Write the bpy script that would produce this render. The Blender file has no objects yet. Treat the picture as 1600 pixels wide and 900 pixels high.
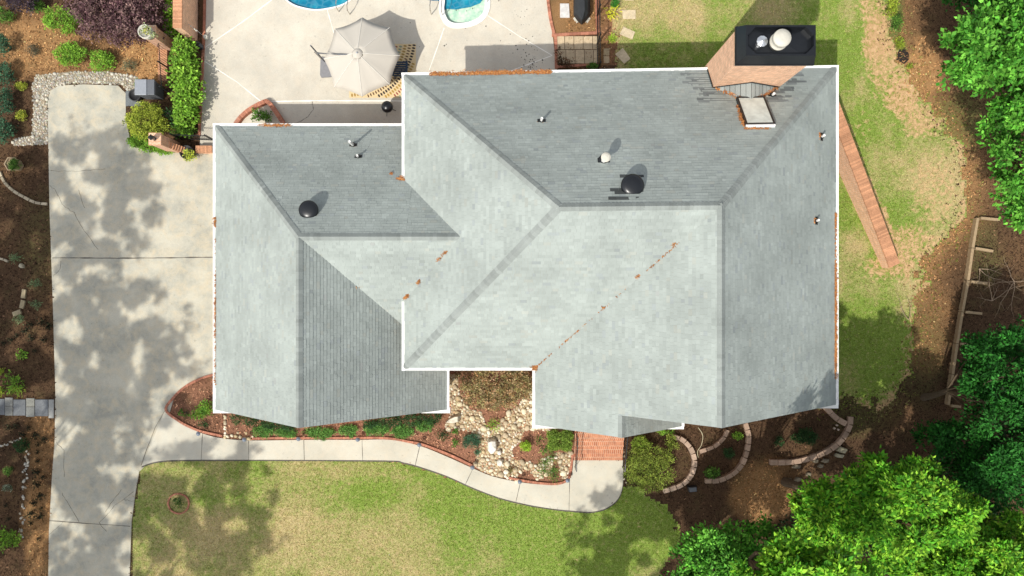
import bpy, bmesh, math, random
import numpy as np
from mathutils import Vector, Matrix, noise as mnoise
random.seed(7); rng = np.random.default_rng(7)
C = bpy.context.scene.collection
scene = bpy.context.scene
H = 34.0; F = 1067.0; CX = 800.0; CY = 458.0      # camera height, focal length in photo pixels, nadir
def P(px, py, z=0.0):
    s = (H - z) / F
    return Vector(((px - CX) * s, (CY - py) * s, z))
# ---------------------------------------------------------------- camera
cam = bpy.data.cameras.new('camera'); camo = bpy.data.objects.new('camera', cam); C.objects.link(camo)
camo.location = (0, 0, H); camo.rotation_euler = (0, 0, 0)
cam.sensor_width = 36; cam.lens = 36 * F / 1600; cam.shift_y = 8 / 1600
cam.clip_start = 0.5; cam.clip_end = 2000
scene.camera = camo
# ---------------------------------------------------------------- light
SUN = Vector((.465, .585, -1.0)).normalized()
world = bpy.data.worlds.new("World"); scene.world = world; world.use_nodes = True
wn = world.node_tree.nodes; wl = world.node_tree.links
sky = wn.new('ShaderNodeTexSky'); sky.sky_type = 'NISHITA'; sky.sun_disc = False
sky.sun_elevation = math.radians(52.5); sky.sun_rotation = math.atan2(-SUN.x, -SUN.y) % (2 * math.pi)
sky.dust_density = 2.0
hs = wn.new('ShaderNodeHueSaturation'); hs.inputs['Saturation'].default_value = .3; wl.new(sky.outputs[0], hs.inputs['Color'])
wl.new(hs.outputs[0], wn['Background'].inputs[0]); wn['Background'].inputs[1].default_value = 0.15
sl = bpy.data.lights.new('sun', 'SUN'); so = bpy.data.objects.new('sun', sl); C.objects.link(so)
sl.energy = 3.05; sl.angle = math.radians(0.53); sl.color = (1.0, .95, .86)
so.rotation_euler = SUN.to_track_quat('-Z', 'Y').to_euler(); so.location = (-20, -25, 42)
scene.view_settings.view_transform = 'Standard'; scene.view_settings.look = 'None'
scene.view_settings.exposure = 0.4; scene.view_settings.gamma = 1.0
scene.view_settings.use_curve_mapping = False
scene.render.engine = 'CYCLES'
# ---------------------------------------------------------------- helpers
def tag(o, label=None, cat=None, group=None, kind=None):
    if label: o['label'] = label
    if cat: o['category'] = cat
    if group: o['group'] = group
    if kind: o['kind'] = kind
    return o
def thing(name, label, cat, loc=(0, 0, 0), group=None, rz=0):
    o = bpy.data.objects.new(name, None); C.objects.link(o)
    o.empty_display_size = .2
    o.location = loc; o.rotation_euler = (0, 0, rz)
    return tag(o, label, cat, group)
def copy_tree(o, parent=None):
    c = o.copy(); C.objects.link(c); c.parent = parent
    for ch in list(o.children): copy_tree(ch, c)
    return c
def org(p):
    v = Vector((0, 0, 0))
    while p is not None: v += p.location; p = p.parent
    return v
class MB:
    """collects faces with a colour per face, in world coordinates"""
    def __init__(s): s.v = []; s.f = []; s.c = []
    def face(s, pts, col=(1, 1, 1)):
        n = len(s.v); s.v += [tuple(p) for p in pts]; s.f.append(tuple(range(n, n + len(pts)))); s.c.append(col)
    def mesh(s, verts, faces, col=(1, 1, 1)):
        n = len(s.v); s.v += [tuple(p) for p in verts]
        for f in faces: s.f.append(tuple(n + i for i in f)); s.c.append(col)
    def box(s, c, d, rz=0, col=(1, 1, 1), taper=1.0, M=None):
        c = Vector(c); R = Matrix.Rotation(rz, 3, 'Z') if M is None else M
        vs = []
        for z, t in ((-.5, 1), (.5, taper)):
            for x, y in ((-.5, -.5), (.5, -.5), (.5, .5), (-.5, .5)):
                vs.append(c + R @ Vector((x * d[0] * t, y * d[1] * t, z * d[2])))
        s.mesh(vs, [(3, 2, 1, 0), (4, 5, 6, 7), (0, 1, 5, 4), (1, 2, 6, 5), (2, 3, 7, 6), (3, 0, 4, 7)], col)
    def prism(s, pts, z0, z1, col=(1, 1, 1), cap=True):
        """pts CCW list of xy; z1 may be a list"""
        n = len(pts); z1s = z1 if isinstance(z1, (list, tuple)) else [z1] * n
        vs = [(p[0], p[1], z0) for p in pts] + [(p[0], p[1], z1s[i]) for i, p in enumerate(pts)]
        fs = [(i, (i + 1) % n, n + (i + 1) % n, n + i) for i in range(n)]
        if cap: fs += [tuple(range(n, 2 * n))]
        s.mesh(vs, fs, col)
    def tube(s, path, r, n=8, col=(1, 1, 1), caps=True):
        path = [Vector(p) for p in path]; rs = r if isinstance(r, (list, tuple)) else [r] * len(path)
        vs = []; up = Vector((.123, .21, 1)).normalized()
        for i, p in enumerate(path):
            t = (path[min(i + 1, len(path) - 1)] - path[max(i - 1, 0)]).normalized()
            a = t.cross(up)
            if a.length < .05: a = t.cross(Vector((1, 0, 0)))
            a.normalize(); b = t.cross(a)
            for k in range(n):
                w = 2 * math.pi * k / n
                vs.append(p + (a * math.cos(w) + b * math.sin(w)) * rs[i])
        fs = []
        for i in range(len(path) - 1):
            for k in range(n):
                fs.append((i * n + k, i * n + (k + 1) % n, (i + 1) * n + (k + 1) % n, (i + 1) * n + k))
        if caps:
            fs.append(tuple(range(n - 1, -1, -1))); fs.append(tuple((len(path) - 1) * n + k for k in range(n)))
        s.mesh(vs, fs, col)
    def lathe(s, prof, c, n=20, col=(1, 1, 1), M=None, sx=1, sy=1):
        c = Vector(c); vs = []
        for r, z in prof:
            for k in range(n):
                w = 2 * math.pi * k / n; q = Vector((r * math.cos(w) * sx, r * math.sin(w) * sy, z))
                vs.append(c + (M @ q if M is not None else q))
        fs = []
        for i in range(len(prof) - 1):
            for k in range(n): fs.append((i * n + k, i * n + (k + 1) % n, (i + 1) * n + (k + 1) % n, (i + 1) * n + k))
        fs.append(tuple(range(n - 1, -1, -1))); fs.append(tuple((len(prof) - 1) * n + k for k in range(n)))
        s.mesh(vs, fs, col)
    def rock(s, c, r, col, sq=(1, 1, .6), seed=0, sub=1):
        bm = bmesh.new(); bmesh.ops.create_icosphere(bm, subdivisions=sub, radius=1)
        off = Vector((seed * 3.1, seed * 1.7, seed * .9)); rz = Matrix.Rotation(seed * 2.3, 3, 'Z')
        vs = []
        for v in bm.verts:
            k = 1 + .28 * mnoise.noise(v.co * 1.3 + off) 
            q = v.co * k; vs.append(Vector(c) + rz @ Vector((q.x * r * sq[0], q.y * r * sq[1], q.z * r * sq[2])))
        s.mesh(vs, [[v.index for v in f.verts] for f in bm.faces], col); bm.free()
    def build(s, name, mat, parent=None, smooth=False, bevel=0):
        o0 = org(parent)
        me = bpy.data.meshes.new(name)
        me.from_pydata([(v[0] - o0.x, v[1] - o0.y, v[2] - o0.z) for v in s.v], [], s.f)
        a = me.attributes.new('col', 'FLOAT_COLOR', 'FACE')
        a.data.foreach_set('color', [x for c in s.c for x in (c[0], c[1], c[2], 1.0)])
        autouv(me)
        me.materials.append(mat)
        if smooth: me.shade_smooth()
        o = bpy.data.objects.new(name, me); C.objects.link(o)
        if parent is not None: o.parent = parent
        if bevel:
            b = o.modifiers.new('bevel', 'BEVEL'); b.width = bevel; b.segments = 2; b.limit_method = 'ANGLE'
        return o
def autouv(me):
    uv = me.uv_layers.new(name='UVMap'); n = len(me.loops); out = np.zeros((n, 2), 'f')
    co = me.vertices
    for p in me.polygons:
        nm = p.normal
        if abs(nm.z) > .9: u = Vector((1, 0, 0)); v = Vector((0, 1, 0))
        else:
            u = Vector((-nm.y, nm.x, 0)).normalized(); v = nm.cross(u)
        for li in p.loop_indices:
            c = co[me.loops[li].vertex_index].co
            out[li] = (c.dot(u), c.dot(v))
    uv.data.foreach_set('uv', out.ravel())
def np_mesh(name, V, Q, col, mat, parent=None, smooth=False):
    """V (n,3), Q (m,k) faces, col (m,3)"""
    o0 = org(parent); V = V - np.array([o0.x, o0.y, o0.z])
    me = bpy.data.meshes.new(name); m, k = Q.shape
    me.vertices.add(len(V)); me.vertices.foreach_set('co', V.astype('f').ravel())
    me.loops.add(m * k); me.loops.foreach_set('vertex_index', Q.astype('i').ravel())
    me.polygons.add(m); me.polygons.foreach_set('loop_start', (np.arange(m) * k).astype('i'))
    me.update(calc_edges=True); me.validate()
    a = me.attributes.new('col', 'FLOAT_COLOR', 'FACE')
    a.data.foreach_set('color', np.concatenate([col, np.ones((m, 1))], 1).astype('f').ravel())
    me.materials.append(mat)
    if smooth: me.shade_smooth()
    o = bpy.data.objects.new(name, me); C.objects.link(o)
    if parent is not None: o.parent = parent
    return o
# ---------------------------------------------------------------- materials
def new_mat(name):
    m = bpy.data.materials.new(name); m.use_nodes = True
    return m, m.node_tree.nodes, m.node_tree.links, m.node_tree.nodes['Principled BSDF']
def mixc(N, L, f, a, b, mode='MIX'):
    n = N.new('ShaderNodeMix'); n.data_type = 'RGBA'; n.blend_type = mode
    for s, v in ((n.inputs[0], f), (n.inputs[6], a), (n.inputs[7], b)):
        if hasattr(v, 'is_linked') or hasattr(v, 'links'): L.new(v, s)
        elif isinstance(v, (int, float)): s.default_value = v if s.type == 'VALUE' else (v, v, v, 1)
        else: s.default_value = (*v[:3], 1)
    return n.outputs[2]
def ramp(N, L, src, stops):
    r = N.new('ShaderNodeValToRGB'); L.new(src, r.inputs[0]); e = r.color_ramp.elements
    while len(e) > 1: e.remove(e[0])
    e[0].position = stops[0][0]; e[0].color = (*stops[0][1], 1) if len(stops[0][1]) == 3 else stops[0][1]
    for p, c in stops[1:]:
        q = e.new(p); q.color = (*c, 1)
    return r.outputs[0]
def noi(N, L, scale, detail=4, rough=.6, vec=None, dist=0):
    n = N.new('ShaderNodeTexNoise'); n.inputs['Scale'].default_value = scale; n.inputs['Detail'].default_value = detail
    n.inputs['Roughness'].default_value = rough; n.inputs['Distortion'].default_value = dist
    if vec is None: vec = geo(N)
    L.new(vec, n.inputs['Vector']); return n.outputs[0]
def geo(N): return N.new('ShaderNodeNewGeometry').outputs['Position']
def bump(N, L, b, src, strength=.3, dist=.02):
    n = N.new('ShaderNodeBump'); n.inputs['Strength'].default_value = strength; n.inputs['Distance'].default_value = dist
    L.new(src, n.inputs['Height']); L.new(n.outputs[0], b.inputs['Normal'])
g3 = lambda v: (v, v, v)
def m_attr(name, rough=.85, var=.35, scale=12, bumps=.2, spec=.3, big=None):
    """base colour from the per-face colour, varied by noise"""
    m, N, L, b = new_mat(name); a = N.new('ShaderNodeAttribute'); a.attribute_name = 'col'
    n = noi(N, L, scale, 5, .65)
    c = mixc(N, L, 1.0, a.outputs['Color'], ramp(N, L, n, [(.25, g3(1 - var)), (.75, g3(1 + var * .6))]), 'MULTIPLY')
    if big:
        c = mixc(N, L, 1.0, c, ramp(N, L, noi(N, L, big, 3), [(.35, g3(.86)), (.65, g3(1.06))]), 'MULTIPLY')
    L.new(c, b.inputs['Base Color']); b.inputs['Roughness'].default_value = rough
    b.inputs['Specular IOR Level'].default_value = spec
    if bumps: bump(N, L, b, n, bumps, .01)
    return m
def m_plain(name, col, rough=.5, metal=0, var=.12, scale=8, spec=.5, bumps=0):
    m, N, L, b = new_mat(name); n = noi(N, L, scale, 4)
    c = mixc(N, L, n, tuple(x * (1 - var) for x in col), tuple(min(1, x * (1 + var)) for x in col))
    L.new(c, b.inputs['Base Color']); b.inputs['Roughness'].default_value = rough; b.inputs['Metallic'].default_value = metal
    b.inputs['Specular IOR Level'].default_value = spec
    if bumps: bump(N, L, b, n, bumps, .01)
    return m
def m_brick(name, c1, c2, mortar, bw=.21, bh=.075, rot=0, msize=.012):
    m, N, L, b = new_mat(name); uv = N.new('ShaderNodeTexCoord').outputs['UV']
    mp = N.new('ShaderNodeMapping'); L.new(uv, mp.inputs[0]); mp.inputs['Rotation'].default_value = (0, 0, rot)
    t = N.new('ShaderNodeTexBrick'); L.new(mp.outputs[0], t.inputs['Vector'])
    t.inputs['Color1'].default_value = (*c1, 1); t.inputs['Color2'].default_value = (*c2, 1); t.inputs['Mortar'].default_value = (*mortar, 1)
    t.inputs['Scale'].default_value = 1; t.inputs['Mortar Size'].default_value = msize; t.inputs['Mortar Smooth'].default_value = .2
    t.inputs['Brick Width'].default_value = bw; t.inputs['Row Height'].default_value = bh
    n = noi(N, L, 5, 6, .7); n2 = noi(N, L, 40, 3)
    c = mixc(N, L, 1.0, t.outputs[0], ramp(N, L, n, [(.3, (.72, .7, .7)), (.7, (1.15, 1.1, 1.05))]), 'MULTIPLY')
    c = mixc(N, L, 1.0, c, ramp(N, L, n2, [(.3, g3(.8)), (.7, g3(1.12))]), 'MULTIPLY')
    L.new(c, b.inputs['Base Color']); b.inputs['Roughness'].default_value = .9; b.inputs['Specular IOR Level'].default_value = .2
    bump(N, L, b, t.outputs['Fac'], -.5, .006)
    return m
def m_leaf(name, trans=.35, rough=.45, tcol=(1.25, 1.15, .5), spec=.35):
    m, N, L, b = new_mat(name); a = N.new('ShaderNodeAttribute'); a.attribute_name = 'col'
    L.new(a.outputs['Color'], b.inputs['Base Color']); b.inputs['Roughness'].default_value = rough
    b.inputs['Specular IOR Level'].default_value = spec
    t = N.new('ShaderNodeBsdfTranslucent'); L.new(mixc(N, L, 1.0, a.outputs['Color'], tcol, 'MULTIPLY'), t.inputs[0])
    x = N.new('ShaderNodeMixShader'); x.inputs[0].default_value = trans
    L.new(b.outputs[0], x.inputs[1]); L.new(t.outputs[0], x.inputs[2])
    L.new(x.outputs[0], N['Material Output'].inputs[0])
    return m
M = {}
M['shingle'] = m_attr('shingle', .92, .14, 60, .25, .15, big=.5)
M['gutter'] = m_plain('gutter_white', (.82, .82, .80), .45, 0, .04, 3)
M['brick'] = m_brick('brick_wall', (.60, .32, .19), (.50, .24, .13), (.62, .52, .42))
M['chim'] = m_brick('brick_chimney', (.80, .47, .29), (.68, .36, .21), (.78, .64, .50))
M['pave'] = m_brick('brick_paving', (.55, .24, .13), (.42, .16, .09), (.60, .42, .30), .10, .21)
M['edge'] = m_brick('brick_edging', (.50, .21, .14), (.38, .15, .10), (.50, .36, .28), .10, .30)
M['black'] = m_plain('black_metal', (.018, .02, .022), .38, .3, .2)
M['blackcap'] = m_plain('black_painted_steel', (.013, .015, .018), .3, .2, .3, 3)
M['rubber'] = m_plain('black_plastic', (.02, .02, .022), .55, 0, .25)
M['steel'] = m_plain('galvanised_steel', (.62, .64, .66), .3, .85, .15, 6)
M['chrome'] = m_plain('handrail_steel', (.55, .52, .48), .25, .9, .1)
M['white'] = m_plain('white_plastic', (.8, .8, .78), .45)
M['cream'] = m_plain('clay_pot_glaze', (.52, .50, .43), .7, 0, .2)
M['glass'] = m_plain('window_glass', (.03, .04, .05), .06, 0, .1, 2, .8)
M['bin'] = m_plain('grey_bin_plastic', (.11, .12, .135), .55, 0, .15)
M['fabric'] = m_plain('umbrella_fabric', (.50, .468, .41), .9, 0, .05, 30, .1)
M['cover'] = m_plain('black_cover_fabric', (.03, .033, .036), .7, 0, .35, 5, .3, .3)
M['navy'] = m_plain('navy_painted_wood', (.015, .035, .07), .6, 0, .2)
M['wood'] = m_plain('weathered_timber', (.34, .25, .15), .9, 0, .4, 9, .1, .4)
M['bark'] = m_plain('bark', (.10, .075, .05), .95, 0, .4, 14, .1, .6)
M['col'] = m_attr('painted_variety', .85, .25, 25, .15)
M['stone'] = m_attr('river_stone', .85, .35, 9, .3, .25)
M['cblock'] = m_attr('concrete_block', .92, .3, 16, .3, .15, big=1.5)
M['flag'] = m_attr('flagstone', .9, .28, 6, .2, .2)
M['debris'] = m_attr('pine_straw', .95, .4, 40, 0, .1)
M['leaf'] = m_leaf('leaf', .24, .6, (1.05, 1.1, .4), .15)
M['leafdull'] = m_leaf('leaf_matte', .2, .8, (1.1, 1.05, .8), .1)
M['grass'] = m_leaf('grass_blades', .25, .8, (1.1, 1.1, .6), .1)
# skylight pane: translucent white plastic dome over a light shaft
m, N, L, b = new_mat('skylight_glass'); b.inputs['Base Color'].default_value = (.9, .93, .92, 1); b.inputs['Roughness'].default_value = .05
b.inputs['Transmission Weight'].default_value = 1.0; b.inputs['IOR'].default_value = 1.15; M['skyglass'] = m
m, N, L, b = new_mat('pool_water'); p_ = geo(N)
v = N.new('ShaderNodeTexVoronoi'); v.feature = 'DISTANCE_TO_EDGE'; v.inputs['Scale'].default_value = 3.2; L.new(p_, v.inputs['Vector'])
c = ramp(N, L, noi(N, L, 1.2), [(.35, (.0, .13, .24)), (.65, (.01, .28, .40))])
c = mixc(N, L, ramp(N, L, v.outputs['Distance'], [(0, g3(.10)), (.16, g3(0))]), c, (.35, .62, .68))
L.new(c, b.inputs['Base Color']); b.inputs['Roughness'].default_value = .08
bump(N, L, b, noi(N, L, 5, 3), .25, .05); M['water'] = m
m, N, L, b = new_mat('shallow_pool_water'); c = ramp(N, L, noi(N, L, 4), [(.35, (.34, .55, .42)), (.65, (.62, .74, .58))])
L.new(c, b.inputs['Base Color']); b.inputs['Roughness'].default_value = .12; bump(N, L, b, noi(N, L, 6, 3), .2, .04); M['shallow'] = m

def m_concrete(name, base, dark, warm, stain=.6, sc=.35):
    m, N, L, b = new_mat(name)
    n1 = noi(N, L, sc, 7, .68); n2 = noi(N, L, 2.2, 6, .7, dist=.6); n3 = noi(N, L, 45, 3, .6)
    c = mixc(N, L, ramp(N, L, n1, [(.36, g3(0)), (.62, g3(1))]), dark, base)
    c = mixc(N, L, ramp(N, L, n2, [(.45, g3(0)), (.75, g3(stain))]), c, warm)
    c = mixc(N, L, 1.0, c, ramp(N, L, n3, [(.3, g3(.86)), (.7, g3(1.1))]), 'MULTIPLY')
    sp = ramp(N, L, noi(N, L, 7, 2, .5), [(.66, g3(1)), (.76, g3(.8))]); c = mixc(N, L, 1.0, c, sp, 'MULTIPLY')
    L.new(c, b.inputs['Base Color']); b.inputs['Roughness'].default_value = .9; b.inputs['Specular IOR Level'].default_value = .25
    bump(N, L, b, n3, .15, .004); return m
M['drive'] = m_concrete('driveway_concrete', (.51, .485, .395), (.34, .335, .285), (.55, .47, .33), .9, .6)
M['walk'] = m_concrete('walkway_concrete', (.57, .545, .455), (.45, .43, .355), (.58, .51, .39))
M['patio'] = m_concrete('patio_concrete', (.60, .56, .47), (.49, .46, .39), (.54, .44, .32), .3, .5)
def m_ground(name, kind):
    m, N, L, b = new_mat(name); a = N.new('ShaderNodeAttribute'); a.attribute_name = 'cover'
    sep = N.new('ShaderNodeSeparateColor'); L.new(a.outputs['Color'], sep.inputs[0])
    fine = noi(N, L, 26, 6, .75); mid = noi(N, L, 4.5, 5, .65); big = noi(N, L, .9, 4)
    mp = N.new('ShaderNodeMapping'); L.new(geo(N), mp.inputs[0]); mp.inputs['Scale'].default_value = (1, 3.5, 1); mp.inputs['Rotation'].default_value = (0, 0, .7)
    st = noi(N, L, 22, 4, .8, mp.outputs[0], 1.0)
    if kind == 'lawn':
        green = ramp(N, L, fine, [(.3, (.055, .10, .016)), (.5, (.18, .27, .045)), (.7, (.37, .45, .115))])
        dry = ramp(N, L, fine, [(.3, (.20, .15, .07)), (.5, (.42, .34, .165)), (.72, (.64, .53, .29))])
        soil = ramp(N, L, mid, [(.3, (.36, .20, .09)), (.7, (.60, .41, .23))])
        jit = N.new('ShaderNodeMath'); jit.operation = 'MULTIPLY_ADD'; L.new(mid, jit.inputs[0]); jit.inputs[1].default_value = 2.2; jit.inputs[2].default_value = -1.1
        ad = N.new('ShaderNodeMath'); ad.operation = 'ADD'; L.new(jit.outputs[0], ad.inputs[0]); L.new(sep.outputs[0], ad.inputs[1]); ad.use_clamp = True
        c = mixc(N, L, ad.outputs[0], green, dry)
        j2 = N.new('ShaderNodeMath'); j2.operation = 'MULTIPLY_ADD'; L.new(mid, j2.inputs[0]); j2.inputs[1].default_value = 2.4; j2.inputs[2].default_value = -1.2
        a2 = N.new('ShaderNodeMath'); a2.operation = 'ADD'; L.new(j2.outputs[0], a2.inputs[0]); L.new(sep.outputs[1], a2.inputs[1])
        c = mixc(N, L, ramp(N, L, a2.outputs[0], [(.3, g3(0)), (.75, g3(1))]), c, soil)
        bump(N, L, b, fine, .5, .03)
    else:
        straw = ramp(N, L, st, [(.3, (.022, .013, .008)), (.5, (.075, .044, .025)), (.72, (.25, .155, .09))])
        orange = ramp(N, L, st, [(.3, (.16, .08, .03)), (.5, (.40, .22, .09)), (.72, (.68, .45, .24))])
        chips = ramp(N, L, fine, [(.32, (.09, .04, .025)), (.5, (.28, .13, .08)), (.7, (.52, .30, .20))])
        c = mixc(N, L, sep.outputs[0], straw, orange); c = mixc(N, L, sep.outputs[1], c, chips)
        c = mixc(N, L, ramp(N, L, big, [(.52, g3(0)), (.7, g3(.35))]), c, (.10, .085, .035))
        gr = ramp(N, L, fine, [(.3, (.05, .085, .02)), (.7, (.17, .22, .06))]); c = mixc(N, L, sep.outputs[2], c, gr)
        bump(N, L, b, st, .8, .03)
    L.new(c, b.inputs['Base Color']); b.inputs['Roughness'].default_value = .97; b.inputs['Specular IOR Level'].default_value = .1
    return m
M['lawn'] = m_ground('lawn_grass', 'lawn'); M['soil'] = m_ground('pine_straw_ground', 'soil')
# shade trees outside the frame: x, y, crown bottom, crown top, radius, leaf clumps
_s = lambda gx_, gy_, z, r, n: (gx_ - .477 * z, gy_ - .6 * z, z - 1.5, z + 1.5, r, n)     # placed by where the crown's shade falls
SHADE = [_s(-21.2, 4.6, 21, 4.2, 2600), _s(-19.6, -3.2, 21, 4.6, 3000), _s(-20, -11, 21, 4.6, 3000), _s(-25.6, -1, 21, 4.4, 2600), _s(-26, -9, 21, 4.4, 2600), _s(-14.6, -10.4, 21, 3.6, 2200), _s(-17.5, -17, 21, 4.2, 2200),
         _s(6.4, -12.6, 16, 3.7, 3600), _s(11, -11.6, 14, 3.2, 2200)]
_l = 'tall shade tree outside the frame '
SHADE_L = [_l + q for q in ('left of the driveway, shading the cracked top', 'left of the driveway, shading its middle', 'left of the driveway, shading its lower part', 'left of the clay pot bed', 'left of the pebble line', 'shading the tree ring lawn', 'below the bottom left corner', 'below the middle of the lawn', 'below the dark corner of the lawn')]
# ---------------------------------------------------------------- ground
def pip(X, Y, poly):
    ins = np.zeros(X.shape, bool); n = len(poly)
    for i in range(n):
        x1, y1 = poly[i]; x2, y2 = poly[(i + 1) % n]
        if y1 == y2: continue
        c = ((y1 > Y) != (y2 > Y)) & (X < (x2 - x1) * (Y - y1) / (y2 - y1) + x1); ins ^= c
    return ins
def catmull(pts, n=6, closed=False):
    out = []; m = len(pts); P_ = [np.array(p, float) for p in pts]
    rngi = range(m) if closed else range(m - 1)
    for i in rngi:
        p0 = P_[(i - 1) % m] if closed or i > 0 else P_[0]; p1 = P_[i]; p2 = P_[(i + 1) % m]
        p3 = P_[(i + 2) % m] if closed or i + 2 < m else P_[-1]
        for k in range(n):
            t = k / n
            out.append(tuple(.5 * ((2 * p1) + (-p0 + p2) * t + (2 * p0 - 5 * p1 + 4 * p2 - p3) * t * t + (-p0 + 3 * p1 - 3 * p2 + p3) * t ** 3)))
    if not closed: out.append(tuple(P_[-1]))
    return out
def ccw(pts):
    a = sum(pts[i][0] * pts[(i + 1) % len(pts)][1] - pts[(i + 1) % len(pts)][0] * pts[i][1] for i in range(len(pts)))
    return pts if a > 0 else pts[::-1]
G = lambda px, py: tuple(P(px, py)[:2])
def gp(pts): return [G(*p) for p in pts]
def smooth_noise(shape, cell, seed):
    r = np.random.default_rng(seed); a = r.random((int(shape[0] / cell) + 3, int(shape[1] / cell) + 3))
    yi = np.arange(shape[0]) / cell; xi = np.arange(shape[1]) / cell
    y0 = yi.astype(int); x0 = xi.astype(int); fy = yi - y0; fx = xi - x0
    fy = (fy * fy * (3 - 2 * fy))[:, None]; fx = (fx * fx * (3 - 2 * fx))[None, :]
    A = a[np.ix_(y0, x0)]; B = a[np.ix_(y0, x0 + 1)]; D = a[np.ix_(y0 + 1, x0)]; E = a[np.ix_(y0 + 1, x0 + 1)]
    return (A * (1 - fx) + B * fx) * (1 - fy) + (D * (1 - fx) + E * fx) * fy
LAWN_F = [(221, 727), (262, 719), (300, 719), (600, 720), (660, 732), (740, 764), (800, 784), (860, 795), (925, 799), (960, 788), (973, 760), (985, 764), (1012, 778), (1040, 800), (1062, 830), (1050, 860), (1035, 900), (1030, 1300), (205, 1300), (204, 830), (212, 780)]
LAWN_S = [(953, -300), (1385, -300), (1392, 0), (1402, 60), (1408, 100), (1432, 150), (1475, 200), (1505, 240), (1520, 290), (1500, 340), (1440, 415), (1412, 470), (1420, 540), (1415, 600), (1380, 640), (1300, 620), (1250, 600), (1250, 180), (958, 180), (952, 60)]
x0, x1, y0, y1, st = -27.0, 27.0, -24.0, 22.0, .125
nx = int((x1 - x0) / st); ny = int((y1 - y0) / st)
gx = x0 + st * np.arange(nx + 1); gy = y0 + st * np.arange(ny + 1)
GX, GY = np.meshgrid(gx, gy); PX = GX * F / H + CX; PY = CY - GY * F / H
n1 = smooth_noise(GX.shape, 16, 1); n2 = smooth_noise(GX.shape, 5, 2); n3 = smooth_noise(GX.shape, 2, 3); n4 = smooth_noise(GX.shape, 40, 4)
jx = (n2 - .5) * 16 + (n3 - .5) * 10; jy = (smooth_noise(GX.shape, 5, 5) - .5) * 16
def blobs(lst, j=1.0):
    a = np.zeros(GX.shape)
    for (bx, by, rx, ry, w) in lst:
        d = ((PX + jx * j - bx) / rx) ** 2 + ((PY + jy * j - by) / ry) ** 2
        a = np.maximum(a, w * np.clip(1.35 - d * .55, 0, 1)) 
    return a
_k = np.clip((PX - 975) / 30, 0, 1); inF = pip(PX + _k * (jx * 1.6 + (smooth_noise(GX.shape, 14, 12) - .5) * 34), PY + _k * jy * 1.6, LAWN_F); inS = pip(PX + jx * .8, PY + jy * .8, LAWN_S)
dry = .12 + .75 * (n1 - .45) + .4 * (n2 - .5)
dry = np.where(inF, dry + blobs([(330, 860, 160, 70, .62), (520, 855, 170, 50, .58), (420, 770, 90, 40, .35), (300, 740, 100, 40, .45), (560, 740, 70, 14, .35), (700, 885, 90, 24, .35), (480, 740, 40, 20, .3)]) - blobs([(800, 850, 220, 60, .28), (620, 770, 160, 30, .12), (980, 800, 60, 40, .3)]), dry)
dry = np.where(inS, dry + blobs([(1060, 40, 110, 60, .3), (1350, 90, 30, 160, .2), (1450, 260, 50, 90, .3), (1400, 400, 80, 40, .55), (1250, 20, 80, 40, .2), (1340, 420, 60, 30, .4)]) - blobs([(1330, 200, 60, 120, .18), (1400, 330, 60, 60, .1), (1360, 520, 60, 90, .5)]), dry)
def boxblur(a, k):
    c = np.cumsum(np.pad(a, ((k + 1, k), (0, 0)), 'edge'), 0); a = (c[2 * k + 1:] - c[:-2 * k - 1]) / (2 * k + 1)
    c = np.cumsum(np.pad(a, ((0, 0), (k + 1, k)), 'edge'), 1); return (c[:, 2 * k + 1:] - c[:, :-2 * k - 1]) / (2 * k + 1)
inS = pip(PX + jx * 1.5 + (smooth_noise(GX.shape, 12, 9) - .5) * 30, PY + jy * 1.5, LAWN_S)
edgeS = 1 - boxblur(boxblur(inS.astype(float), 7), 7)
dry = np.where(inS, dry + 1.1 * edgeS + .5 * (n1 - .5) + .3 * (n2 - .5), dry)
soil = blobs([(1360, 10, 18, 30, .6), (1372, 60, 20, 40, .8), (1385, 110, 22, 30, .65), (1410, 150, 22, 32, .8), (1438, 190, 26, 22, .65), (1420, 385, 42, 26, .62), (1395, 415, 40, 20, .62), (1460, 300, 30, 50, .42), (1345, 205, 14, 30, .2), (1320, 215, 8, 22, .8)], .8)
WALL_PX = [(1312, 200), (1345, 275), (1380, 350), (1412, 425)]
for a_, b_ in zip(WALL_PX[:-1], WALL_PX[1:]):
    for t in np.linspace(0, 1, 6):
        soil = np.maximum(soil, .75 * np.clip(1.5 - (((PX + jx * .3 - (a_[0] + (b_[0] - a_[0]) * t + 5)) / 7) ** 2 + ((PY - (a_[1] + (b_[1] - a_[1]) * t)) / 16) ** 2), 0, 1))
def grid_obj(name, mask, z, mat, cov):
    m = mask[:-1, :-1]; ys, xs = np.nonzero(m); w = nx + 1
    a = ys * w + xs; Q = np.stack([a, a + 1, a + w + 1, a + w], 1)
    used = np.unique(Q); re = np.full((ny + 1) * w, -1); re[used] = np.arange(len(used)); Q = re[Q]
    V = np.stack([GX.ravel(), GY.ravel(), np.broadcast_to(z, GX.shape).ravel()], 1)[used]
    me = bpy.data.meshes.new(name)
    me.vertices.add(len(V)); me.vertices.foreach_set('co', V.astype('f').ravel())
    me.loops.add(Q.size); me.loops.foreach_set('vertex_index', Q.astype('i').ravel())
    me.polygons.add(len(Q)); me.polygons.foreach_set('loop_start', (np.arange(len(Q)) * 4).astype('i')); me.update(calc_edges=True)
    at = me.attributes.new('cover', 'FLOAT_COLOR', 'POINT')
    cc = np.stack([np.clip(cov[0], 0, 1).ravel(), np.clip(cov[1], 0, 1).ravel(), np.clip(cov[2], 0, 1).ravel(), np.ones(GX.size)], 1)[used]
    at.data.foreach_set('color', cc.astype('f').ravel()); me.materials.append(mat); me.shade_smooth()
    o = bpy.data.objects.new(name, me); C.objects.link(o); o['kind'] = 'structure'; return o
Z0 = np.zeros(GX.shape)
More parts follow.
